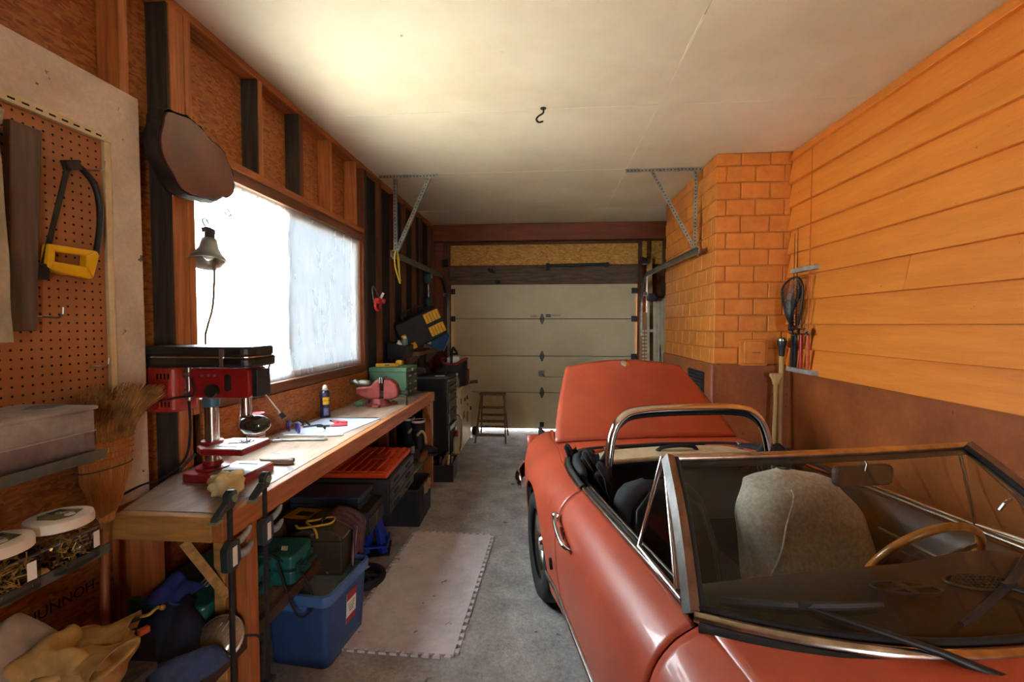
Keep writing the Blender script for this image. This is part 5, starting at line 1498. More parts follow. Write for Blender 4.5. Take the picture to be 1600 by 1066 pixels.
# ---------------------------------------------------------------- things stored under the bench
SH = .4065
def power_case(loc, rot, size, mat, label, cat='case', handle=True):
    t = thing('power_tool_case', label, cat, loc, rot, 'teal tool cases')
    w, l, h = size
    MB().rbox(-w / 2, w / 2, -l / 2, l / 2, 0, h * .48, .03).build('base_shell', mat, t, bevel=.010, seg=3)
    ls = MB().rbox(-w / 2, w / 2, -l / 2, l / 2, h * .50, h, .03).build('lid_shell', mat, t, bevel=.012, seg=3)
    MB().box(-w / 2 + .004, w / 2 - .004, -l / 2 + .004, l / 2 - .004, h * .46, h * .52).build('seam', 'teal_dark', t)
    for y in (-l * .28, l * .28):
        MB().boxc((w / 2 + .004, y, h * .5), (.010, .05, .05)).build('latch', 'teal_dark', t, bevel=.003)
    MB().tube([(w / 2, -.05, h * .5), (w / 2 + .03, -.05, h * .5), (w / 2 + .03, .05, h * .5), (w / 2, .05, h * .5)], .009, 8).build('carry_handle', 'teal_dark', t)
    MB().box(-w * .1, w * .12, -l * .3, -l * .02, h, h + .001).build('badge', 'teal_dark', ls)
    for k in range(3):
        MB().beam((w * (.10 + .05 * k), -l * .20, h + .0012), (w * (.02 + .05 * k), l * .0, h + .0012), .008, .001).build('badge_stripe', 'print_white', ls)
    return t
power_case((-1.375, 1.72, SH), R(-6), (.34, .40, .125), 'teal', 'large teal power tool case at the near end of the lower shelf')
power_case((-1.205, 1.955, .407), R(4), (.20, .19, .13), 'teal', 'small teal tool case between the bench leg and the metal toolbox')
# cables hanging over the cases
tag(MB().tube(bez([(-1.32, 1.86, .56), (-1.20, 1.84, .56), (-1.10, 1.90, .46), (-1.06, 1.92, .38), (-1.03, 1.90, .30), (-1.06, 1.84, .29), (-1.10, 1.82, .40), (-1.13, 1.80, .545)], 40), .005, 6).build('black_cable', 'black_rubber', smooth=True), 'black cable looped over the teal tool case', 'cable')
# rusted metal toolbox with plaid cloth and yellow rope
mt = thing('metal_toolbox', 'worn brown metal toolbox with domed lid under the bench', 'toolbox', (-1.125, 2.225, .327), R(3))
MB().box(-.13, .125, -.13, .13, 0, .165).build('body', 'toolbox_rust', mt, bevel=.006)
dl = MB().prism([(-.13, .167), (.127, .167), (.120, .195), (.07, .222), (-.07, .222), (-.125, .195)], -.132, .132, 'xz').build('lid', 'toolbox_rust', mt, bevel=.006)
MB().tube([(.128, -.12, .18), (.128, .12, .18)], .004, 6).build('lid_bead', 'steel', dl)
MB().box(.125, .132, -.03, .03, .14, .19).build('hasp', 'steel_dark', mt, bevel=.002)
MB().tube(bez([(.0, -.06, .225), (.0, -.05, .243), (.0, .05, .243), (.0, .06, .225)], 12), .006, 6).build('handle', 'steel_dark', dl)
def drape(a, b):
    y = -.09 + .17 * a
    if b < .35: x, z = .03 + .14 * b / .35, .264 - .05 * (b / .35) ** 2
    else: x, z = .178 + .006 * math.sin(a * 17), .210 - .17 * (b - .35) / .65 * (1 + .25 * math.sin(a * 9))
    return (x + .006 * math.sin(a * 23 + b * 3), y + .012 * math.sin(b * 5), z)
pc = MB().grid(drape, 22, 18).build('plaid_cloth', 'plaid', smooth=True, solid=.003)
pc.location = (-1.165, 2.285, .297); tag(pc, 'dark red striped cloth hanging over the metal toolbox end', 'cloth')
for k in range(4):
    o = MB().grid(lambda a, b: (drape(.1 + .24 * k + .05 * a, .38 + .55 * b)[0] + .0035, drape(.1 + .24 * k + .05 * a, .38 + .55 * b)[1], drape(.1 + .24 * k + .05 * a, .38 + .55 * b)[2]), 3, 10).build('stripe', 'bluish_sheet', pc)
tag(MB().tube(bez([(-1.24, 2.13, .556), (-1.20, 2.10, .556), (-1.12, 2.12, .562), (-1.07, 2.16, .560), (-1.09, 2.22, .562), (-1.16, 2.18, .562), (-1.20, 2.16, .560), (-1.13, 2.10, .556), (-1.11, 2.085, .54), (-1.10, 2.075, .52)], 44), .006, 6).build('yellow_rope', 'rope_yellow', smooth=True), 'loop of yellow rope lying on the metal toolbox', 'rope')
soft((.085, .10, .115), 41, (-1.38, 2.12, .327), .3, 'drill_bag', 'card_brown', 'dark brown leather bag behind the small teal case', 'bag', wr=.12)
# blue storage tote on the floor
tt = thing('storage_tote', 'blue plastic storage tote with red and white label on the floor', 'tote', (-1.105, 2.095, 0), R(-6))
def tote_wall(a, b):
    poly = rrect(-1, 1, -1, 1, .22, 5); k = int(round(a * len(poly))) % len(poly)
    s = .88 + .10 * b
    return (poly[k][0] * .160 * s, poly[k][1] * .185 * s, .0 + b * .335)
MB().grid(tote_wall, 24, 8, cu=True).prism([(p[0] * .16 * .88, p[1] * .185 * .88) for p in rrect(-1, 1, -1, 1, .22, 5)], .001, .004).build('tub', 'blue_tote_dark', tt, smooth=40, solid=.004)
def rim(a, b):
    poly = rrect(-1, 1, -1, 1, .22, 5); k = int(round(a * len(poly))) % len(poly)
    prof = [(.975, .300), (1.06, .300), (1.075, .325), (1.06, .345), (.99, .348), (.965, .330)]
    s, z = prof[int(round(b * 5))]
    return (poly[k][0] * .160 * s, poly[k][1] * .185 * s, z)
MB().grid(rim, 24, 6, cu=True).build('rim', 'blue_tote', tt, smooth=40)
MB().prism([(p[0] * .152, p[1] * .176) for p in rrect(-1, 1, -1, 1, .2, 5)], .315, .322).build('lid', M('tote_lid', '#68757f', '#56626c', rough=.5, scale=9), tt)
for y in (-1, 1): MB().boxc((0, y * .185, .285), (.12, .03, .03)).build('grip', 'blue_tote', tt, bevel=.006)
lb = MB().boxc((.1570, .02, .19), (.002, .085, .15), (0, R(2.7), 0)).build('label', 'print_white', tt)
MB().boxc((.1602, .02, .245), (.002, .085, .04), (0, R(2.7), 0)).build('label_red_band', 'label_red', lb)
MB().boxc((.1548, .02, .130), (.002, .085, .03), (0, R(2.7), 0)).build('label_red_band', 'label_red', lb)
for k in range(4): MB().boxc((.1584, .02, .205 - k * .012), (.002, .065 - .01 * k, .004), (0, R(2.7), 0)).build('label_print', M('print_grey', '#8d8a86', rough=.6), lb)
bd = MB().box(-.02, .02, -.12, .12, 0, .02).build('brown_batten', 'handle_wood', bevel=.003)
bd.location = (-1.16, 2.10, .349); bd.rotation_euler = (0, 0, R(-25)); tag(bd, 'short reddish wood batten lying across the blue tote', 'batten')
# small wheel lying against the tote
wh = thing('trolley_wheel', 'black rubber-tyred wheel lying on the floor behind the blue tote', 'wheel', (-1.11, 2.62, .0))
MB().tube([(.115 * math.cos(t), .115 * math.sin(t), .026) for t in [2 * PI * i / 36 for i in range(36)]], .024, 12, closed=True).build('tyre', 'black_rubber', wh, smooth=True)
hb = MB().lathe([(.03, .005), (.03, .06), (.018, .065)], 16).build('hub', 'steel_dark', wh, smooth=40)
for k in range(5): MB().beam((.025 * math.cos(R(72 * k)), .025 * math.sin(R(72 * k)), .03), (.10 * math.cos(R(72 * k)), .10 * math.sin(R(72 * k)), .028), .022, .012).build('spoke', 'dull_black', hb)
MB().tube([(.0, .0, .06), (.03, .03, .075)], .006, 6).build('axle', 'steel', hb)
# blue jack stands
js = thing('jack_stand', 'blue steel jack stand on the floor beside the bench legs', 'jack stand', (-1.18, 3.00, 0), R(15))
for sx, sy in ((-1, -1), (1, -1), (1, 1), (-1, 1)):
    MB().prism([(-.11, 0), (-.06, 0), (-.015, .25), (-.035, .25)], -.02, .02, 'xz').build('leg', 'jack_blue', js)
    lg = js.children[-1]
    lg.rotation_euler = (0, 0, math.atan2(sy, sx))
MB().box(-.028, .028, -.028, .028, .20, .275).build('column', 'jack_blue', js, bevel=.004)
MB().box(-.018, .018, -.018, .018, .275, .33).prism([(-.035, .33), (.035, .33), (.045, .352), (.02, .342), (-.02, .342), (-.045, .352)], -.02, .02, 'xz').build('ratchet_post', 'steel_dark', js)
MB().lathe([(.15, 0), (.15, .006)], 4, rot=(0, 0, R(45))).build('base_frame', 'dull_black', js)
MB().beam((-.09, -.09, .06), (.09, -.09, .06), .03, .012).beam((.09, -.09, .06), (.09, .09, .06), .012, .03).build('cross_strut', 'jack_blue', js)
tag(soft((.035, .05, .08), 47, (-1.18, 2.70, .327), .2, 'purple_bag', 'purple', '', '', wr=.1), 'small purple bag hanging beside the metal toolbox', 'bag')
# orange-lidded organiser on black drawers
og = thing('organiser_case', 'orange-lidded black parts organiser under the bench', 'organiser', (-1.285, 3.08, .327), R(3))
MB().box(-.26, .265, -.30, .33, .0, .235).build('body', 'dull_black', og, bevel=.008)
for k in range(3):
    MB().box(.265, .275, -.29, .32, .012 + k * .076, .078 + k * .076).build('drawer_front', 'case_dark', og, bevel=.004)
    for y in (-.17, .13): MB().boxc((.279, y, .048 + k * .076), (.012, .10, .018)).build('drawer_pull', 'dull_black', og, bevel=.003)
ol = MB().box(-.255, .255, -.30, .32, .240, .272).build('orange_lid', 'orange_case', og, bevel=.008)
for k in range(9):
    MB().box(-.235 + k * .054, -.205 + k * .054, -.28, .30, .272, .281).build('lid_rib', 'orange_case', ol, bevel=.004)
for k in range(4):
    MB().box(-.24, .24, -.26 + k * .15, -.245 + k * .15, .272, .277).build('cross_rib', 'orange_case', ol)
MB().box(.05, .16, -.02, .09, .281, .284).build('lid_panel', M('orange_dull', '#b8441c', rough=.5), ol)
MB().boxc((.275, .30, .262), (.02, .03, .05)).build('side_latch', 'steel', og)
bc = thing('slate_case', 'dark slate-blue flat case in front of the orange organiser', 'case', (-1.29, 2.64, .468), R(3))
MB().box(-.21, .20, -.12, .12, 0, .075).build('shell', 'case_slate', bc, bevel=.008)
MB().box(-.212, .203, -.122, .122, .036, .042).build('seam', 'dull_black', bc)
MB().tube([(.20, -.05, .04), (.225, -.05, .04), (.225, .05, .04), (.20, .05, .04)], .006, 6).build('handle', 'dull_black', bc)
bb2 = thing('black_organiser', 'low black organiser box carrying the slate case under the bench', 'organiser', (-1.285, 2.63, .327), R(3))
MB().box(-.25, .255, -.14, .14, 0, .14).build('body', 'dull_black', bb2, bevel=.006)
for k in range(2): MB().box(.255, .262, -.13 + k * .135, -.005 + k * .135, .012, .10).build('drawer_front', 'case_dark', bb2, bevel=.003)
ys_ = thing('manual_box', 'dark box with yellow printed panel beside the metal toolbox', 'box', (-1.345, 2.42, .327 + .0), R(-6))
MB().box(-.13, .10, -.10, .10, 0, .16).build('body', 'card_brown', ys_, bevel=.004)
yp = MB().box(-.10, .08, -.07, .07, .1602, .1612).build('yellow_panel', 'sign_yellow', ys_)
MB().rbox(-.05, .04, -.03, .025, .1613, .1618, .012).build('panel_mark', 'print_black', yp)
for k in range(3): MB().box(-.045 + k * .03, -.025 + k * .03, -.01, .03, .1616, .1620).build('panel_mark', 'print_black', yp)
# black crate with a paper bag on the floor
cr = thing('black_crate', 'black folding plastic crate on the floor under the bench end', 'crate', (-1.11, 3.56, 0), R(2))
MB().box(-.15, .13, -.20, .20, 0, .008).build('floor_panel', 'dull_black', cr)
for y in (-.20, .192): 
    p = MB().box(-.15, .13, y, y + .008, .008, .27).build('end_panel', 'dull_black', cr)
    for k in range(5): MB().box(-.148 + k * .062, -.142 + k * .062, y - .004, y + .012, .012, .265).build('rib', 'case_dark', p)
for x in (-.15, .122):
    p = MB().box(x, x + .008, -.192, .192, .008, .27).build('side_panel', 'dull_black', cr)
    for k in range(7): MB().box(x - .004, x + .012, -.18 + k * .058, -.172 + k * .058, .012, .265).build('rib', 'case_dark', p)
MB().box(-.158, -.14, -.208, .208, .27, .285).box(.12, .138, -.208, .208, .27, .285).box(-.14, .12, -.208, -.19, .27, .285).box(-.14, .12, .19, .208, .27, .285).build('rim', 'case_dark', cr, bevel=.003)
pb = MB().grid(lambda a, b: (.02 + .008 * nz(a * 4, b * 4, 2), -.10 + .2 * a, -.09 * b + .008 * math.sin(a * 12)), 10, 8).build('paper_strip', M('paper_tan', '#b29a78', '#8d7656', rough=.8, scale=12), smooth=True, solid=.002)
pb.location = (-.975, 3.55, .30); tag(pb, 'torn tan paper hanging over the black crate rim', 'paper')
# lumber offcuts and boots in the dark at the far end
random.seed(8)
for k, (x, y, rz, lab) in enumerate(((-1.42, 3.62, 70, 'dusty red-brown block on the lower shelf, nearest the window wall'), (-1.34, 3.74, 55, 'dusty red-brown block on the lower shelf, middle one'), (-1.26, 3.86, 40, 'dusty red-brown block on the lower shelf, nearest the bench end'))):
    o = MB().boxc((0, 0, .035), (.10, .16, .07)).build('wood_offcut', 'stud_red', bevel=.004)
    o.location = (x, y, .327); o.rotation_euler = (0, 0, R(rz)); tag(o, lab, 'offcut')
so = thing('hand_saw_case', 'black ribbed saw case leaning at the far end of the lower shelf', 'case', (-1.22, 4.02, .33), R(28))
MB().boxc((0, 0, .05), (.07, .34, .09), (R(-12), 0, 0)).build('shell', 'dull_black', so, bevel=.006)
for k in range(9): MB().boxc((.036, -.14 + k * .035, .055 - (k - 4) * -.0075), (.006, .012, .07), (R(-12), 0, 0)).build('rib', 'case_dark', so)
def boot(loc, rot, label):
    b = thing('rubber_boot', label, 'boot', loc, rot, 'boots under the bench')
    MB().tube(bez([(0, 0, .05), (0, 0, .14), (0, -.005, .24), (0, -.01, .33)], 12), [.045, .045, .046, .048, .05, .052, .054, .056, .058, .059, .06, .06, .06], 16).build('shaft', 'dull_black', b, smooth=True)
    MB().ball((0, .06, .045), (.045, .11, .045), 16, 10).build('foot', 'dull_black', b, smooth=True)
    MB().rbox(-.045, .045, -.05, .165, 0, .018, .04).build('sole', 'case_dark', b)
    MB().grid(lambda a, c: (.062 * math.cos(2 * PI * a), -.01 + .062 * math.sin(2 * PI * a), .315 + .02 * c), 18, 3, cu=True).build('cuff', 'plastic_white', b, solid=.002)
    MB().tube(bez([(.05, -.02, .20), (.055, .02, .24), (.05, .05, .20), (.04, .06, .12)], 12), .012, 8).build('pale_patch', 'cream_paint', b, smooth=True)
boot((-1.31, 4.22, .327), R(-60), 'black rubber boot with white cuff under the bench, nearer the wall')
boot((-1.185, 4.13, .327), R(-75), 'black rubber boot with white cuff beside the far bench leg')

# ---------------------------------------------------------------- clutter on the near lower shelf
def cloth(name, mat, loc, size, seed, label, cat, amp=.06, rot=0, nu=30, nv=24, base=.01, fold=5):
    def fn(a, b):
        x = (a - .5) * size[0]; y = (b - .5) * size[1]
        e = min(a, 1 - a, b, 1 - b) * 2
        h = size[2] * min(1, e * 1.8) ** .7
        h *= .75 + .35 * nz(x * fold + seed, y * fold, seed)
        h += amp * (nz(x * fold * 2 + seed, y * fold * 1.3, seed + 4)) * min(1, e * 4)
        j = .03 * nz(x * 9, y * 9, seed + 2)
        return (x + j, y + .03 * nz(x * 7 + 5, y * 8, seed), max(base * .2, h) + base)
    o = MB().grid(fn, nu, nv).build(name, mat, smooth=True, solid=.006)
    o.location = loc; o.rotation_euler = (0, 0, rot)
    return tag(o, label, cat)
stl = thing('low_stool', 'low dark wooden box step carrying the gloves and grey cloth', 'step', (-1.38, 1.06, .09))
MB().box(-.22, .23, -.36, .17, .44, .46).build('top_board', 'stud_dark', stl, bevel=.003)
for y in (-.34, .13): MB().box(-.20, .21, y, y + .02, -.09, .44).build('side_board', 'stud_dark', stl, bevel=.003)
cloth('grey_cloth', 'cloth_grey', (-1.49, 1.04, .552), (.28, .30, .24), 3, 'pale grey cloth heaped at the lower left corner', 'cloth', amp=.05, rot=.2)
def glove(loc, rot, label, flip=1):
    g = thing('work_glove', label, 'glove', loc, rot, 'tan leather work gloves')
    g.scale = (.9, .9, .7)
    def palm(a, b):
        th = 2 * PI * a
        w = interp(b, [0, .35, .6, 1], [.085, .052, .055, .045]); t = interp(b, [0, .4, 1], [.030, .024, .016])
        if b < .01: t *= 1.2
        return (w * math.cos(th) + .006 * nz(a * 6, b * 5, 3), -.11 + .21 * b, .034 + t * math.sin(th) + .010 * nz(a * 4, b * 6, 8) + .02 * (1 - b))
    MB().grid(palm, 26, 16, cu=True).build('cuff_and_palm', 'leather_tan', g, smooth=True, solid=.003)
    for k, (x, l, an) in enumerate(((-.034, .070, 8), (-.012, .082, 2), (.010, .078, -4), (.031, .064, -10))):
        a = R(an); e = Vector((x - l * math.sin(a), .09 + l * math.cos(a), .020 - .006 * k))
        MB().tube(bez([(x, .07, .034), (x - .3 * l * math.sin(a), .09 + .45 * l, .046), e], 8), [.013, .014, .0145, .014, .013, .013, .012, .010, .006], 8).build('finger', 'leather_tan', g, smooth=True)
    MB().tube(bez([(flip * .045, -.01, .034), (flip * .075, .03, .036), (flip * .078, .075, .030)], 8), [.016, .016, .016, .015, .014, .014, .013, .011, .006], 8).build('thumb', 'leather_tan', g, smooth=True)
glove((-1.33, 1.20, .60), R(118), 'tan leather work glove with open cuff, upper of the pair')
glove((-1.27, 1.12, .60), R(92), 'tan leather work glove lying nearest the camera', -1)
cloth('glove_bundle', 'leather_tan', (-1.33, 1.13, .552), (.26, .24, .10), 14, 'tan leather apron crumpled beneath the work gloves', 'apron', amp=.09, rot=.5, nu=44, nv=40, fold=8)
rd = thing('caulking_gun', 'dark caulking gun with brass tip lying across the near shelf', 'caulking gun', (-1.42, 1.22, .56), R(-42))
MB().tube([(-.10, -.20, .03), (.06, .12, .07)], .010, 8).build('rod', 'dull_black', rd, smooth=True)
MB().tube([(.05, .10, .065), (.07, .16, .075)], .006, 8).tube([(.07, .09, .045), (.09, .15, .055)], .006, 8).build('frame_rods', 'steel_dark', rd)
MB().tube(bez([(.07, .16, .08), (.085, .18, .085), (.09, .20, .10), (.10, .21, .10)], 10), .005, 6).ball((.10, .212, .10), .009, 8, 6).build('brass_tip', 'brass', rd, smooth=True)
MB().boxc((.095, .165, .045), (.018, .03, .02), (0, 0, .4)).build('orange_tab', 'orange_plastic', rd, bevel=.004)
cloth('navy_coat', 'cloth_navy', (-1.33, 1.475, SH), (.26, .28, .15), 6, 'dark navy jacket heaped on the lower bench shelf', 'jacket', amp=.07, rot=.4)
cloth('denim_jeans', 'denim', (-1.19, 1.345, SH), (.20, .20, .06), 9, 'folded blue denim jeans at the shelf edge', 'jeans', amp=.05, rot=-.3)
cloth('blue_rag', M('blue_rag', '#2a3a86', '#1f2c6c', rough=.85, scale=14), (-1.38, 1.56, SH + .125), (.14, .12, .06), 12, 'bright blue rag on top of the navy jacket', 'rag', amp=.04, fold=9)
hl_ = thing('headlamp_unit', 'loose round car headlamp lying on the lower bench shelf', 'headlamp', (-1.14, 1.485, SH + .03), (R(48), R(22), 0))
MB().lathe([(.002, .056), (.04, .052), (.066, .040), (.070, .034)], 28).build('lens', M('lens_amber', '#b9b09a', '#7d745c', rough=.15, metal=.7, scale=30, stretch=(20, 2, 1)), hl_, smooth=50)
for k in range(7): MB().beam((-.055 + k * .018, -.055 + .012 * abs(k - 3), .052 - .0016 * (k - 3) ** 2), (-.055 + k * .018, .055 - .012 * abs(k - 3), .052 - .0016 * (k - 3) ** 2), .003, .004).build('lens_flute', 'lamp_glass', hl_)
MB().lathe([(.070, .036), (.076, .032), (.074, .022), (.05, .008), (.03, .0)], 28).build('bowl', 'galv', hl_, smooth=50)
MB().tube(bez([(.05, .03, .01), (.10, .05, -.0), (.12, .04, .0)], 8), .004, 6).build('lead', 'black_rubber', hl_)
# ---------------------------------------------------------------- overhead door tracks
def track(side_, xt, label):
    t = thing('door_track', label, 'door track', (0, 0, 0), 0, 'overhead door tracks')
    s = side_
    zt = 2.205
    pts = [(xt, 4.08, zt - .01), (xt, 5.98, zt)] + [(xt, 6.02 + .42 * math.sin(R(a)), zt - .42 + .42 * math.cos(R(a))) for a in range(0, 91, 10)] + [(xt, 6.44, 1.0), (xt, 6.44, .05)]
    mb = MB()
    for p, q in zip(pts[:-1], pts[1:]):
        p = Vector(p); q = Vector(q)
        dr = (q - p).normalized(); n_ = Vector((0, -dr.z, dr.y))
        mb.beam(p - dr * .002, q + dr * .002, .004, .05, n_)
        for e in (-1, 1):
            mb.beam(p + n_ * e * .025 + Vector((-s * .012, 0, 0)), q + n_ * e * .025 + Vector((-s * .012, 0, 0)), .026, .004, n_)
    mb.build('rail', 'galv', t, bevel=0)
    xw = xt + s * .022
    yb = 4.27
    def perf(p, q, nm, up):
        p = Vector(p); q = Vector(q); dr = (q - p).normalized()
        o = MB().beam(p, q, .032, .003, up).beam(p + Vector(up) * .016 + dr.cross(Vector(up)).normalized() * .016, q + Vector(up) * .016 + dr.cross(Vector(up)).normalized() * .016, .003, .032, up).build(nm, 'galv', t)
        hm_ = MB(); n = int((q - p).length / .032)
        r_ = dr.cross(Vector(up)).normalized()
        for k in range(n):
            c = p + dr * (.02 + k * .032)
            for sg in (-1,):
                fr_ = c + Vector(up) * sg * .0019
                hm_.add([fr_ + dr * .006 * math.cos(R(60 * j)) + r_ * .006 * math.sin(R(60 * j)) for j in range(6)], [(0, 1, 2, 3, 4, 5)])
        hm_.build('punched_holes', 'hole_dark', o)['kind'] = 'stuff'
    up = (0, 1, 0)
    xa, xb = (-1.60, -1.03) if s < 0 else (.71, 1.385)
    perf((xa, yb, 2.950), (xb, yb, 2.950), 'ceiling_angle', up)
    perf((xw, yb, 2.935), (xw, yb, 2.19), 'drop_angle', up)
    xd = -1.115 if s < 0 else .945
    perf((xd, yb - .004, 2.935), (xw - s * .012, yb - .004, 2.25), 'diagonal_brace', up)
    MB().boxc((xw, yb, 2.205), (.05, .05, .06)).build('track_bolt_plate', 'galv', t)
    xj = xt + s * .03
    for z in (.5, 1.3, 1.95):
        MB().box(min(xt, xj + s * .03), max(xt, xj + s * .03), 6.43, 6.52, z, z + .05).build('jamb_bracket', 'galv', t)
    MB().cyl((xt - s * .02, 6.42, 2.42), (xt + s * .05, 6.42, 2.42), .05, n=20).box(xt - .01, xt + .01, 6.40, 6.52, 2.38, 2.48).build('cable_drum', 'steel_dark', t, smooth=40)
track(-1, -1.425, 'galvanised overhead door track with perforated hanger, window side')
track(1, 1.31, 'galvanised overhead door track with perforated hanger, chimney side')
st_ = thing('yellow_strap', 'yellow pull rope looped over the end of the left door track', 'strap', (-1.425, 4.16, 2.19))
st_.scale = (1.15, 1.25, 1.1)
MB().tube(bez([(.02, .02, .03), (.03, .03, -.02), (.02, .08, -.16), (.015, .10, -.22), (.02, .06, -.20), (.02, -.02, -.10), (.025, -.05, -.02), (.02, -.02, .035), (-.01, .0, .037), (-.02, .02, .02)], 40), .007, 6).build('loop', 'rope_gold', st_, smooth=True)
MB().tube(bez([(.025, .01, .035), (.035, .0, -.05), (.03, .05, -.18), (.03, .08, -.20)], 20), .006, 6).build('tail', 'rope_gold', st_, smooth=True)
hk = thing('ceiling_hook', 'small bent steel hook screwed into the ceiling', 'hook', (-.03, 3.05, 2.97))
MB().tube(bez([(0, 0, 0), (0, 0, -.03), (-.03, 0, -.05), (-.045, 0, -.07), (-.03, 0, -.09), (.0, 0, -.085)], 20), .006, 8).build('hook_wire', 'steel_dark', hk, smooth=True)
MB().lathe([(.02, -.004), (.02, 0)], 14).build('plate', 'steel_dark', hk)

# red and clear respirator hung on a stud
rs = thing('respirator', 'red and clear half-mask respirator hanging on a stud beside the window', 'respirator', (-1.60, 4.10, 1.77))
MB().grid(lambda a, b: (.03 + .05 * math.cos(b * PI / 2), .055 * math.cos(2 * PI * a) * math.sin(b * PI / 2) * 1.0, .02 + .07 * math.sin(2 * PI * a) * math.sin(b * PI / 2)), 20, 7, cu=True).build('mask_shell', 'clear_glass', rs, smooth=True)
MB().tube([(.04, .058 * math.cos(t), -.04 + .05 * math.sin(t)) for t in [2 * PI * i / 24 for i in range(24)]], .014, 8, closed=True).build('face_seal', 'pink_red', rs, smooth=True)
for y in (-.05, .06):
    MB().cyl((.045, y, -.0), (.085, y * 1.25, -.005), .026, n=16).build('filter_cap', 'pink_red', rs, smooth=40)
MB().cyl((.07, 0, .02), (.095, 0, .07), .012, n=10).build('valve', 'plastic_white', rs, smooth=40)
MB().tube(bez([(.03, -.06, -.02), (.02, -.075, .08), (.01, -.03, .13), (.0, .03, .12), (.0, .09, .07), (.01, .14, .03)], 24), .005, 6).build('head_strap', M('strap_grey', '#7d746c', rough=.8), rs, smooth=True)

# string trimmer hung head up in the corner
tr_ = thing('string_trimmer', 'teal string trimmer hanging upside down near the back corner', 'trimmer', (-1.56, 5.92, 1.55))
MB().cyl((0, 0, -.02), (0, -.02, .62), .011, n=10).build('shaft', 'steel', tr_, smooth=40)
MB().ball((0, -.02, .62), (.05, .06, .10), 16, 12).build('motor_housing', 'teal_tool', tr_, smooth=True)
for k in range(3): MB().boxc((.045, -.045 + k * .02, .64), (.01, .008, .07)).build('vent_fin', 'bluish_sheet', tr_)
MB().ball((0, -.01, .30), (.045, .055, .06), 16, 10).build('grip_housing', 'teal_tool', tr_, smooth=True)
MB().tube(bez([(0, .02, .34), (0, .07, .36), (0, .06, .42), (0, -.01, .44)], 12), .010, 8).build('loop_handle', 'teal_tool', tr_, smooth=True)

# shelf on the far left wall with bag, cans, box
sf = thing('wall_shelf', 'rough timber wall shelf on the studs near the back corner', 'shelf', (-1.62, 5.25, 1.20))
MB().box(0, .20, -.32, 1.0, 0, .045).build('board', 'shelf_wood', sf, bevel=.003)
for y in (-.1, .75): MB().prism([(0, -.16), (.02, -.16), (.17, 0), (0, 0)], y, y + .02, 'xz').build('bracket', 'aged_wood', sf)
MB().box(.0, .012, -.32, 1.0, .045, .10).build('back_cleat', 'aged_wood', sf)
of = MB().prism([(0, 0), (.16, .01), (.18, .42), (.03, .40)], 0, .035).build('board_offcut', 'pine_old', bevel=.002)
of.location = (-1.60, 5.80, 1.2465); tag(of, 'yellow pine offcut lying on the far wall shelf', 'board')
bt = thing('black_bin', 'black plastic parts bin hung on the studs beside the wall shelf', 'bin', (-1.62, 4.66, 1.20))
MB().prism([(0, 0), (.16, 0), (.20, .13), (.19, .14), (.15, .012), (.012, .012), (.012, .17), (0, .17)], -.16, .16, 'xz').prism([(0, 0), (.16, 0), (.20, .13), (.0, .17)], -.165, -.155, 'xz').prism([(0, 0), (.16, 0), (.20, .13), (.0, .17)], .155, .165, 'xz').build('tub', 'dull_black', bt)
MB().boxc((.196, 0, .09), (.004, .06, .03), (0, R(-15), 0)).build('label_holder', 'case_dark', bt)
def can(loc, r, h, mat, label):
    c = thing('paint_can', label, 'spray can', loc)
    MB().lathe([(r * .95, 0), (r, .003), (r, h * .8), (r * .7, h * .88), (r * .3, h * .9)], 20).build('body', mat, c, smooth=40)
    MB().lathe([(r * .5, h * .88), (r * .5, h), (r * .3, h * 1.02)], 14).build('cap', 'plastic_white', c, smooth=40)
can((-1.50, 4.70, 1.2135), .036, .21, M('can_green', '#7f9a86', '#6a8672', rough=.4, scale=9), 'pale green spray can standing in the black parts bin')
can((-1.53, 4.60, 1.2135), .030, .17, 'plastic_white', 'white spray can standing in the black parts bin')
can((-1.52, 4.79, 1.2135), .028, .22, 'steel', 'bare metal spray can standing in the black parts bin')
yb_ = thing('tool_bag', 'black tool bag with yellow pockets propped above the wall shelf', 'tool bag', (-1.34, 4.92, 1.36), (R(26), R(12), R(-62)))
MB().rbox(-.08, .10, -.24, .26, 0, .33, .05, 'yz').build('body', 'dull_black', yb_, bevel=.02, seg=3)
for y0, z0 in ((.08, .205), (.08, .05)):
    p = MB().box(.10, .116, y0, y0 + .17, z0, z0 + .11).build('pocket', 'bag_yellow', yb_, bevel=.006)
    for k in range(4): MB().box(.1162, .1172, y0 + .03 + k * .034, y0 + .035 + k * .034, z0 + .006, z0 + .104).build('pocket_stitch', 'dull_black', p)
for y0, z0 in ((-.19, .12), (-.13, .0)):
    MB().boxc((.105, y0, z0 + .05), (.016, .05, .07)).build('corner_patch', 'bag_yellow', yb_, bevel=.006)
MB().tube(bez([(.02, -.12, .33), (.03, -.10, .40), (.03, .10, .40), (.02, .12, .33)], 14), .012, 8).build('handle', 'dull_black', yb_, smooth=True)
bx2 = thing('blue_box', 'blue hard case tilted on the wall shelf beside the tool bag', 'case', (-1.40, 5.36, 1.30), (R(-20), R(14), R(-66)))
MB().box(-.06, .08, -.12, .16, .0, .21).build('shell', M('case_blue', '#31608f', '#28527c', rough=.4, scale=7), bx2, bevel=.008)
MB().box(.08, .084, -.10, -.02, .03, .06).build('white_mark', 'plastic_white', bx2)
MB().box(-.062, .082, .158, .163, .0, .21).build('edge_trim', 'bluish_sheet', bx2)
sq = thing('putty_knife', 'putty knife with teal handle leaning on the blue case', 'knife', (-1.44, 5.50, 1.246), (R(-18), 0, 0))
MB().box(-.008, .008, -.012, .012, .0, .12).build('blade', 'steel', sq)
MB().box(-.010, .010, -.014, .014, .12, .22).build('handle', 'teal_tool', sq, bevel=.004)

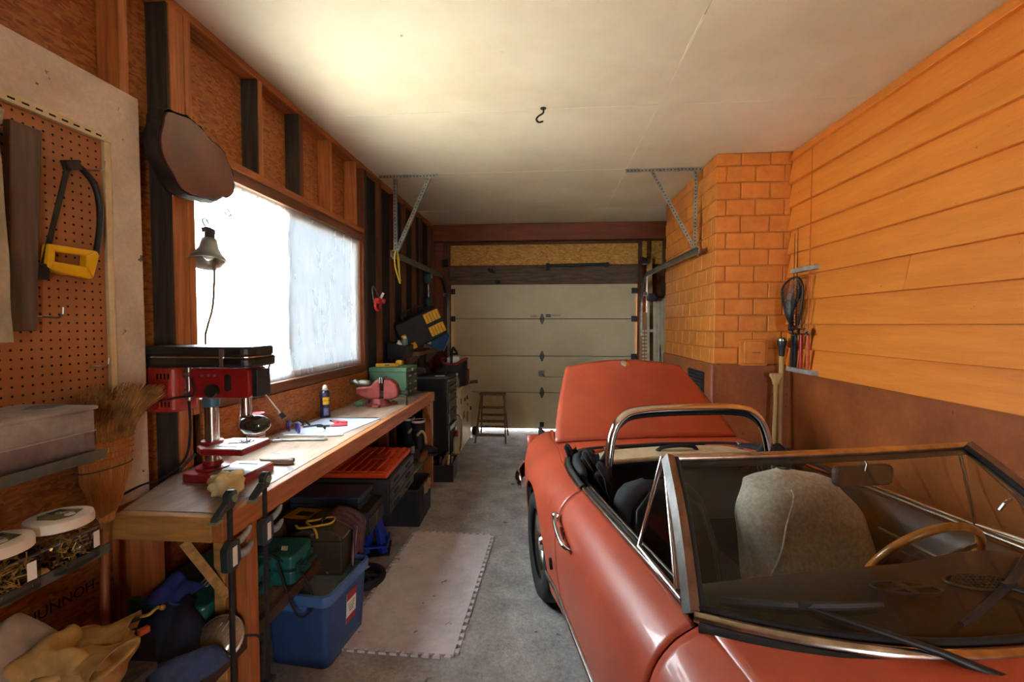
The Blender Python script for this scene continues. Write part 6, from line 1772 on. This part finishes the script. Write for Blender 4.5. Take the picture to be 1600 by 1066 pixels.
# ---------------------------------------------------------------- tool chest, caddy, cabinet, bag, step stool
tc_ = thing('tool_chest', 'black roller tool chest with bright drawer pulls beyond the bench', 'tool chest', (-1.30, 5.0, 0))
MB().box(-.25, .225, -.22, .20, .09, .965).build('carcass', 'dull_black', tc_, bevel=.006)
MB().box(-.255, .25, -.225, .205, .965, .985).build('top_tray', M('tray_grey', '#4a4742', '#3a3834', rough=.5, scale=9), tc_, bevel=.004)
zz = .955
for h in (.075, .075, .085, .11, .14):
    d = MB().box(.225, .240, -.205, .185, zz - h + .006, zz).build('drawer', M('drawer_grey', '#5a544d', '#48433d', rough=.45, scale=9), tc_, bevel=.003)
    MB().box(.238, .262, -.20, .18, zz - .024, zz - .004).build('drawer_pull', 'chrome_worn', d, bevel=.002)
    zz -= h
dr_ = MB().box(.225, .262, -.205, .185, .40, .452).build('open_ledge', 'drawer_grey', tc_, bevel=.003)
MB().box(.222, .232, -.205, .185, .11, .395).build('lower_bay', 'hole_dark', tc_)
MB().tube([(.245, -.205, .94), (.245, -.205, .12)], .006, 6).tube([(.245, .19, .94), (.245, .19, .12)], .006, 6).build('corner_trim', 'chrome_worn', tc_)
MB().tube(bez([(.24, .20, .50), (.30, .20, .47), (.315, .19, .30), (.31, .15, .14), (.29, .0, .06), (.30, -.15, .05)], 26), .009, 8).build('push_handle', 'chrome_worn', tc_, smooth=True)
for y in (-.17, .15):
    for x in (-.19, .17):
        MB().cyl((x - .015, y, .045), (x + .015, y, .045), .045, n=18).box(x - .02, x + .02, y - .02, y + .02, .045, .09).build('caster', 'black_rubber', tc_, smooth=40)
bx3 = thing('extinguisher', 'small red-topped bottle standing in the tool chest lower bay', 'bottle', (-1.02, 5.02, .10))
MB().lathe([(.035, 0), (.035, .16), (.02, .19)], 18).build('body', 'cream_paint', bx3, smooth=40)
MB().lathe([(.022, .19), (.022, .25), (.01, .26)], 14).build('cap', 'label_red', bx3, smooth=40)
soft((.10, .09, .06), 51, (-1.40, 4.92, .9855), .2, 'grinder', 'case_dark', 'dark angle grinder lying on top of the tool chest', 'grinder', wr=.25)
soft((.07, .08, .035), 53, (-1.20, 5.10, .9855), .5, 'clamp_heap', 'dull_black', 'small dark cast clamp lying on the tool chest top', 'clamp', wr=.3)
pp = MB().box(-.05, .05, -.03, .03, 0, .004).build('note_pad', 'plastic_white'); pp.location = (-1.17, 4.90, .9855); tag(pp, 'white note pad on the tool chest top', 'note pad')
cd = thing('tool_caddy', 'open black tool caddy with wooden handles on the floor', 'tool caddy', (-1.03, 4.52, 0), R(4))
MB().box(-.10, .10, -.17, .17, 0, .008).box(-.10, -.092, -.17, .17, .008, .17).box(.092, .10, -.17, .17, .008, .17).box(-.092, .092, -.17, -.162, .008, .17).box(-.092, .092, .162, .17, .008, .17).build('tub', 'dull_black', cd)
MB().boxc((0, .0, .16), (.02, .33, .10)).build('divider', 'aged_wood', cd, bevel=.003)
tl_ = thing('hand_tools', 'bunch of hammer handles standing in the open tool caddy', 'hammer', (-1.02, 4.46, .01))
for k, (x, y, h, m) in enumerate(((.035, -.05, .24, 'pine_old'), (.05, .04, .20, 'steel'), (-.05, -.03, .21, 'aged_wood'))):
    MB().cyl((x, y, 0), (x + .01, y + .02, h), .013, n=8).build('handle', m, tl_, smooth=40)
wc = thing('white_cabinet', 'cream wooden cupboard with stickers beside the garage door', 'cabinet', (-1.30, 5.72, 0))
MB().box(-.24, .245, -.36, .40, 0, .765).build('carcass', 'cream_cabinet', wc, bevel=.004)
MB().box(-.25, .262, -.37, .41, .766, .79).build('top', 'cream_cabinet', wc, bevel=.004)
cdr = MB().box(.2455, .262, -.30, .39, .05, .74).build('door', 'cream_cabinet', wc, bevel=.003)
for z in (.15, .62): MB().boxc((.264, -.30, z), (.008, .02, .07)).build('hinge', 'steel_dark', cdr)
for y, z, w, h, m in ((-.05, .60, .09, .05, 'print_black'), (.12, .60, .10, .05, 'card_brown'), (-.12, .42, .12, .09, 'card_tan'), (.15, .50, .05, .04, 'print_black')):
    MB().boxc((.2635, y, z), (.002, w, h)).build('sticker', m, cdr)
MB().lathe([(.075, 0), (.075, .002)], 20, c=(.2625, .12, .35), rot=(0, PI / 2, 0)).build('round_sticker', 'card_tan', cdr)
MB().boxc((.272, .34, .42), (.02, .015, .05)).build('knob', 'steel_dark', cdr, bevel=.003)
rbg = thing('tool_tote', 'red and black open tool tote on the cream cupboard', 'tool tote', (-1.17, 5.66, .7905))
rbg.scale = (1.15, 1.0, 1.2)
MB().grid(lambda a, b: ((.14 - .015 * b) * math.copysign(abs(math.cos(2 * PI * a)) ** .5, math.cos(2 * PI * a)), (.19 - .02 * b) * math.copysign(abs(math.sin(2 * PI * a)) ** .5, math.sin(2 * PI * a)), .0 + .22 * b + .05 * b * abs(math.cos(2 * PI * a)) ), 28, 8, cu=True).build('body', 'dull_black', rbg, smooth=50, solid=.008)
MB().tube([((.128) * math.copysign(abs(math.cos(t)) ** .5, math.cos(t)), .172 * math.copysign(abs(math.sin(t)) ** .5, math.sin(t)), .222 + .05 * abs(math.cos(t))) for t in [2 * PI * i / 40 for i in range(40)]], .014, 8, closed=True).build('rim_binding', 'red_fabric', rbg, smooth=True)
MB().tube(bez([(0, -.17, .22), (0, -.15, .34), (0, -.05, .39), (0, .05, .36), (0, .15, .33), (0, .17, .22)], 20), .013, 8).build('handle', 'dull_black', rbg, smooth=True)
MB().box(.135, .146, .02, .14, .03, .16).build('side_pocket', 'red_fabric', rbg, bevel=.006)
MB().box(-.09, .09, -.12, .12, .006, .19).build('inner_lining', 'red_fabric', rbg)
tag(soft((.08, .10, .07), 61, (-1.17, 5.66, 1.02), .1, 'rag_bundle', 'plastic_white', '', '', wr=.3), 'white rags stuffed in the red and black tote', 'rags')
gb = thing('glass_bottle', 'small pale glass bottle standing on the cupboard front edge', 'bottle', (-1.09, 5.42, .7905))
MB().lathe([(.03, 0), (.032, .01), (.032, .09), (.016, .12), (.014, .15)], 18).build('body', M('bottle_pale', '#8f9a95', '#6f7a76', rough=.2, scale=12), gb, smooth=40)
MB().lathe([(.016, .15), (.016, .17)], 14).build('cap', 'plastic_white', gb)
dw = MB().tube([(-1.06, 6.08, .765), (-.94, 6.10, .775)], [.02, .024], 12).build('mallet_handle', 'aged_wood', smooth=40)
tag(dw, 'round wooden handle sticking out beyond the cream cupboard', 'handle')
sst = thing('step_stool', 'old wooden folding step stool in front of the garage door', 'step stool', (-.73, 6.02, 0))
for s in (-1, 1):
    MB().beam((s * .20, -.20, .0), (s * .155, .03, .60), .022, .045, (0, 1, 0)).build('front_rail', 'aged_wood', sst, bevel=.003)
    MB().beam((s * .19, .27, .0), (s * .145, .06, .58), .020, .035, (0, 1, 0)).build('rear_leg', 'aged_wood', sst, bevel=.003)
    MB().beam((s * .205, -.21, .012), (s * .205, -.13, .012), .03, .022).build('foot', 'pine_old', sst)
for z, w in ((.09, .195), (.26, .182), (.43, .17)):
    MB().box(-w, w, -.20 + z * .38 - .02, -.20 + z * .38 + .06, z, z + .022).build('tread', 'aged_wood', sst, bevel=.003)
MB().box(-.175, .175, -.03, .12, .60, .625).build('top_step', 'aged_wood', sst, bevel=.003)
for z in (.12, .30): MB().box(-.185 + z * .1, .185 - z * .1, .22 - z * .36, .24 - z * .36, z, z + .03).build('rear_brace', 'aged_wood', sst)
tag(soft((.05, .05, .06), 71, (-1.00, 6.28, 0), .1, 'dark_pot', 'dull_black', '', '', wr=.1), 'small dark pot behind the cream cupboard', 'pot')

# ---------------------------------------------------------------- foam floor mat with toothed edges
mt_ = thing('foam_mat', 'grey interlocking foam mat on the concrete in the walkway', 'mat', (-.70, 2.65, 0), R(-1.5))
mx0, mx1, my0, my1 = -.285, .285, -.605, .605
MB().box(mx0, mx1, my0, my1, .001, .012).build('pad', 'foam_grey', mt_, bevel=.002)
def teeth(n, p0, p1, nrm):
    for k in range(n):
        c = Vector(p0).lerp(Vector(p1), (k + .5) / n)
        d = (Vector(p1) - Vector(p0)).normalized(); w = (Vector(p1) - Vector(p0)).length / n * .27
        nn = Vector(nrm)
        poly = [c - d * w * .7, c + d * w * .7, c + d * w * 1.25 + nn * .020, c - d * w * 1.25 + nn * .020]
        MB().prism([(p.x, p.y) for p in poly], .001, .012).build('edge_tooth', 'foam_grey', mt_)
teeth(11, (mx0, my0), (mx1, my0), (0, -1)); teeth(11, (mx0, my1), (mx1, my1), (0, 1))
teeth(22, (mx0, my0), (mx0, my1), (-1, 0)); teeth(22, (mx1, my0), (mx1, my1), (1, 0))

# ---------------------------------------------------------------- right wall: rod rack, net, shovels; back right corner
rk = thing('rod_rack', 'pair of grey rod holder strips fixed to the orange siding', 'rod rack', (1.985, 3.66, 0))
MB().box(-.05, 0, -.16, .16, 1.955, 1.99).build('upper_strip', 'galv_old', rk, bevel=.003)
MB().box(-.055, .01, -.18, .17, 1.176, 1.21).build('lower_strip', 'galv_old', rk, bevel=.003)
def rod(y, top, grip, col_, reel, label, x=1.952):
    r_ = thing('fishing_rod', label, 'fishing rod', (x, y, 1.211), 0, 'fishing rods on the rack')
    MB().tube([(0, 0, .28), (0, 0, top - 1.211)], [.0055, .002], 8).build('blank', col_, r_, smooth=50)
    MB().tube([(0, 0, 0), (0, 0, .03), (0, 0, .25), (0, 0, .29)], [.010, .0135, .0125, .007], 10).build('grip', grip, r_, smooth=50)
    if reel:
        q = MB().cyl((-.02, -.028, .285), (-.02, .028, .285), .026, n=16).box(-.03, -.01, -.006, .006, .25, .33).build('reel', 'chrome_worn', r_, smooth=40)
        MB().tube([(-.02, -.03, .285), (-.035, -.045, .265), (-.035, -.055, .265)], .004, 6).ball((-.035, -.06, .265), .009, 8, 6).build('crank', 'black_plastic', q)
    for k in range(3):
        z = .55 + k * .22
        if z < top - 1.25:
            MB().tube([(-.008 + .007 * math.cos(t), 0, z + .007 * math.sin(t)) for t in [2 * PI * i / 10 for i in range(10)]], .0012, 5, closed=True).build('line_guide', 'steel', r_)
rod(3.79, 2.27, 'black_rubber', 'steel_dark', False, 'thin grey fishing rod nearest the chimney corner')
rod(3.745, 2.30, 'black_rubber', 'dull_black', True, 'black fishing rod with reel second from the chimney corner')
rod(3.665, 1.80, 'red_grip', 'steel_dark', True, 'short fishing rod with fat red grip and reel')
rod(3.575, 2.86, 'orange_plastic', 'orange_plastic', True, 'tall orange fishing rod farthest from the chimney')
ln = thing('landing_net', 'black-rimmed landing net hanging from the rod rack', 'net', (1.93, 3.70, 1.50))
rimp = bez([(0, .0, .0), (-.02, .12, .16), (-.03, .17, .32), (-.02, .08, .40), (-.01, -.03, .41), (0, -.08, .33), (0, -.06, .16), (0, .0, .0)], 44)
MB().tube(rimp, .008, 8).build('hoop', 'black_plastic', ln, smooth=True)
MB().tube([(0, 0, 0), (.0, -.005, -.12)], .011, 10).build('handle', 'black_plastic', ln, smooth=True)
nm = MB()
cy, cz = .03, .24
for k in range(0, 44, 1):
    p = rimp[k]; q = rimp[(k + 15) % 44]
    for e in (p, ):
        b1 = Vector((-.05, (p.y + .02) * .55, cz + (p.z - cz) * .5 - .06)); b2 = Vector((-.045, .01 + p.y * .15, cz - .15 + (p.z - cz) * .15))
        nm.tube(bez([p, b1, b2], 6), .002, 4)
for f in (.2, .4, .6, .8):
    ring_ = []
    for k in range(0, 44, 2):
        p = rimp[k]; b1 = Vector((-.05, (p.y + .02) * .55, cz + (p.z - cz) * .5 - .06)); b2 = Vector((-.045, .01 + p.y * .15, cz - .15 + (p.z - cz) * .15))
        ring_.append(bez([p, b1, b2], 20)[int(f * 20)])
    nm.tube(ring_, .002, 4, closed=True)
nm.build('netting', 'black_plastic', ln)['kind'] = 'stuff'
MB().tube(bez([(0, -.01, .39), (.01, -.03, .30), (-.03, .02, .15), (-.03, .03, .0)], 20), [.006] * 5 + [.014] * 6 + [.018] * 6 + [.012] * 4, 8).build('gathered_mesh', 'dull_black', ln, smooth=True)
pdl = thing('paddle', 'pale wooden paddle with T-grip leaning in the chimney corner', 'paddle', (1.845, 3.80, 0))
MB().tube([(-.04, -.03, .02), (-.015, .0, .55), (0, .02, 1.08)], [.017, .018, .016], 12).build('shaft', 'pine_old', pdl, smooth=True)
MB().prism([(-.022, 1.06), (.022, 1.06), (.030, 1.10), (.050, 1.135), (.048, 1.155), (-.048, 1.155), (-.050, 1.135), (-.030, 1.10)], .008, .036, 'xz').build('grip', 'pine_old', pdl, bevel=.008, seg=3)
MB().prism([(-.10, .0), (.05, .0), (.055, .30), (.0, .42), (-.04, .42), (-.105, .30)], -.035, -.022, 'xz').build('blade', 'pine_old', pdl, bevel=.005)
bat = thing('long_handle', 'wooden pole with black and silver end leaning by the fishing rods', 'pole', (1.86, 3.76, 0))
MB().tube([(0, 0, 0), (.02, .06, .70), (.045, .10, 1.30)], [.019, .019, .017], 12).build('pole', 'pine_old', bat, smooth=True)
hd_ = MB().lathe([(.018, 0), (.022, .02), (.024, .07), (.034, .09), (.036, .13), (.030, .145)], 18, c=(.046, .10, 1.29)).build('black_head', 'black_plastic', bat, smooth=40)
MB().lathe([(.0365, .128), (.037, .140), (.030, .152), (.001, .154)], 18, c=(.046, .10, 1.29)).build('silver_cap', 'chrome_worn', hd_, smooth=40)

# leaning old sash, perforated panel, pine strip and rag in the back right corner
sa = thing('old_sash', 'old cream panelled sash leaning against the back right wall', 'sash', (1.50, 6.24, 0), (R(-4), 0, 0))
for x0, x1 in ((-.135, -.105), (.095, .135)): MB().box(x0, x1, 0, .03, .0, 1.94).build('stile', 'door_white_old', sa, bevel=.003)
for x in (-.055, -.005, .045): MB().box(x, x + .045, .004, .026, .02, 1.92).build('board', 'door_white_old', sa, bevel=.003)
for z in (0, .55, 1.0, 1.45, 1.90): MB().box(-.105, -.055, .004, .026, z, z + .035).build('rail', 'door_white_old', sa)
MB().box(-.105, -.055, .012, .016, .035, 1.90).build('pane', 'clear_glass', sa)
for k in range(6): MB().boxc((-.10 + k * .04, -.004, 1.925), (.012, .012, .025)).build('hook', 'steel_dark', sa)
pf = thing('perforated_panel', 'tan panel with two columns of holes leaning beside the old sash', 'panel', (1.345, 6.34, 0), (R(-3), 0, 0))
MB().box(-.07, .07, 0, .015, 0, 1.72).build('board', 'card_tan', pf)
for k in range(10):
    for x in (-.02, .02):
        MB().box(x - .014, x + .010, -.0008, 0, 1.0 + k * .05, 1.022 + k * .05).build('punched_slot', 'plastic_white', pf)
ps = MB().boxc((0, 0, 1.23), (.065, .025, 2.46)).build('pine_strip', 'pine_old', bevel=.002); ps.location = (1.44, 6.40, .012); ps.rotation_euler = (R(-2.0), R(-.6), 0)
tag(ps, 'upright pale pine strip behind the old sash', 'strip')
rgk = soft((.07, .03, .05), 81, (1.40, 6.255, 1.86), 0, 'grey_rag', M('rag_dark', '#4c4a50', '#35343a', rough=.9, scale=12), 'dark grey rag draped behind the old sash top', 'rag', wr=.3)
wi = MB().tube([(1.50, 6.19, 1.28), (1.47, 6.10, .004)], .006, 6).tube([(1.50, 6.19, 1.28), (1.58, 6.10, .004)], .006, 6).build('wire_stand', 'steel_dark')
tag(wi, 'thin folded wire stand leaning on the old sash', 'stand')
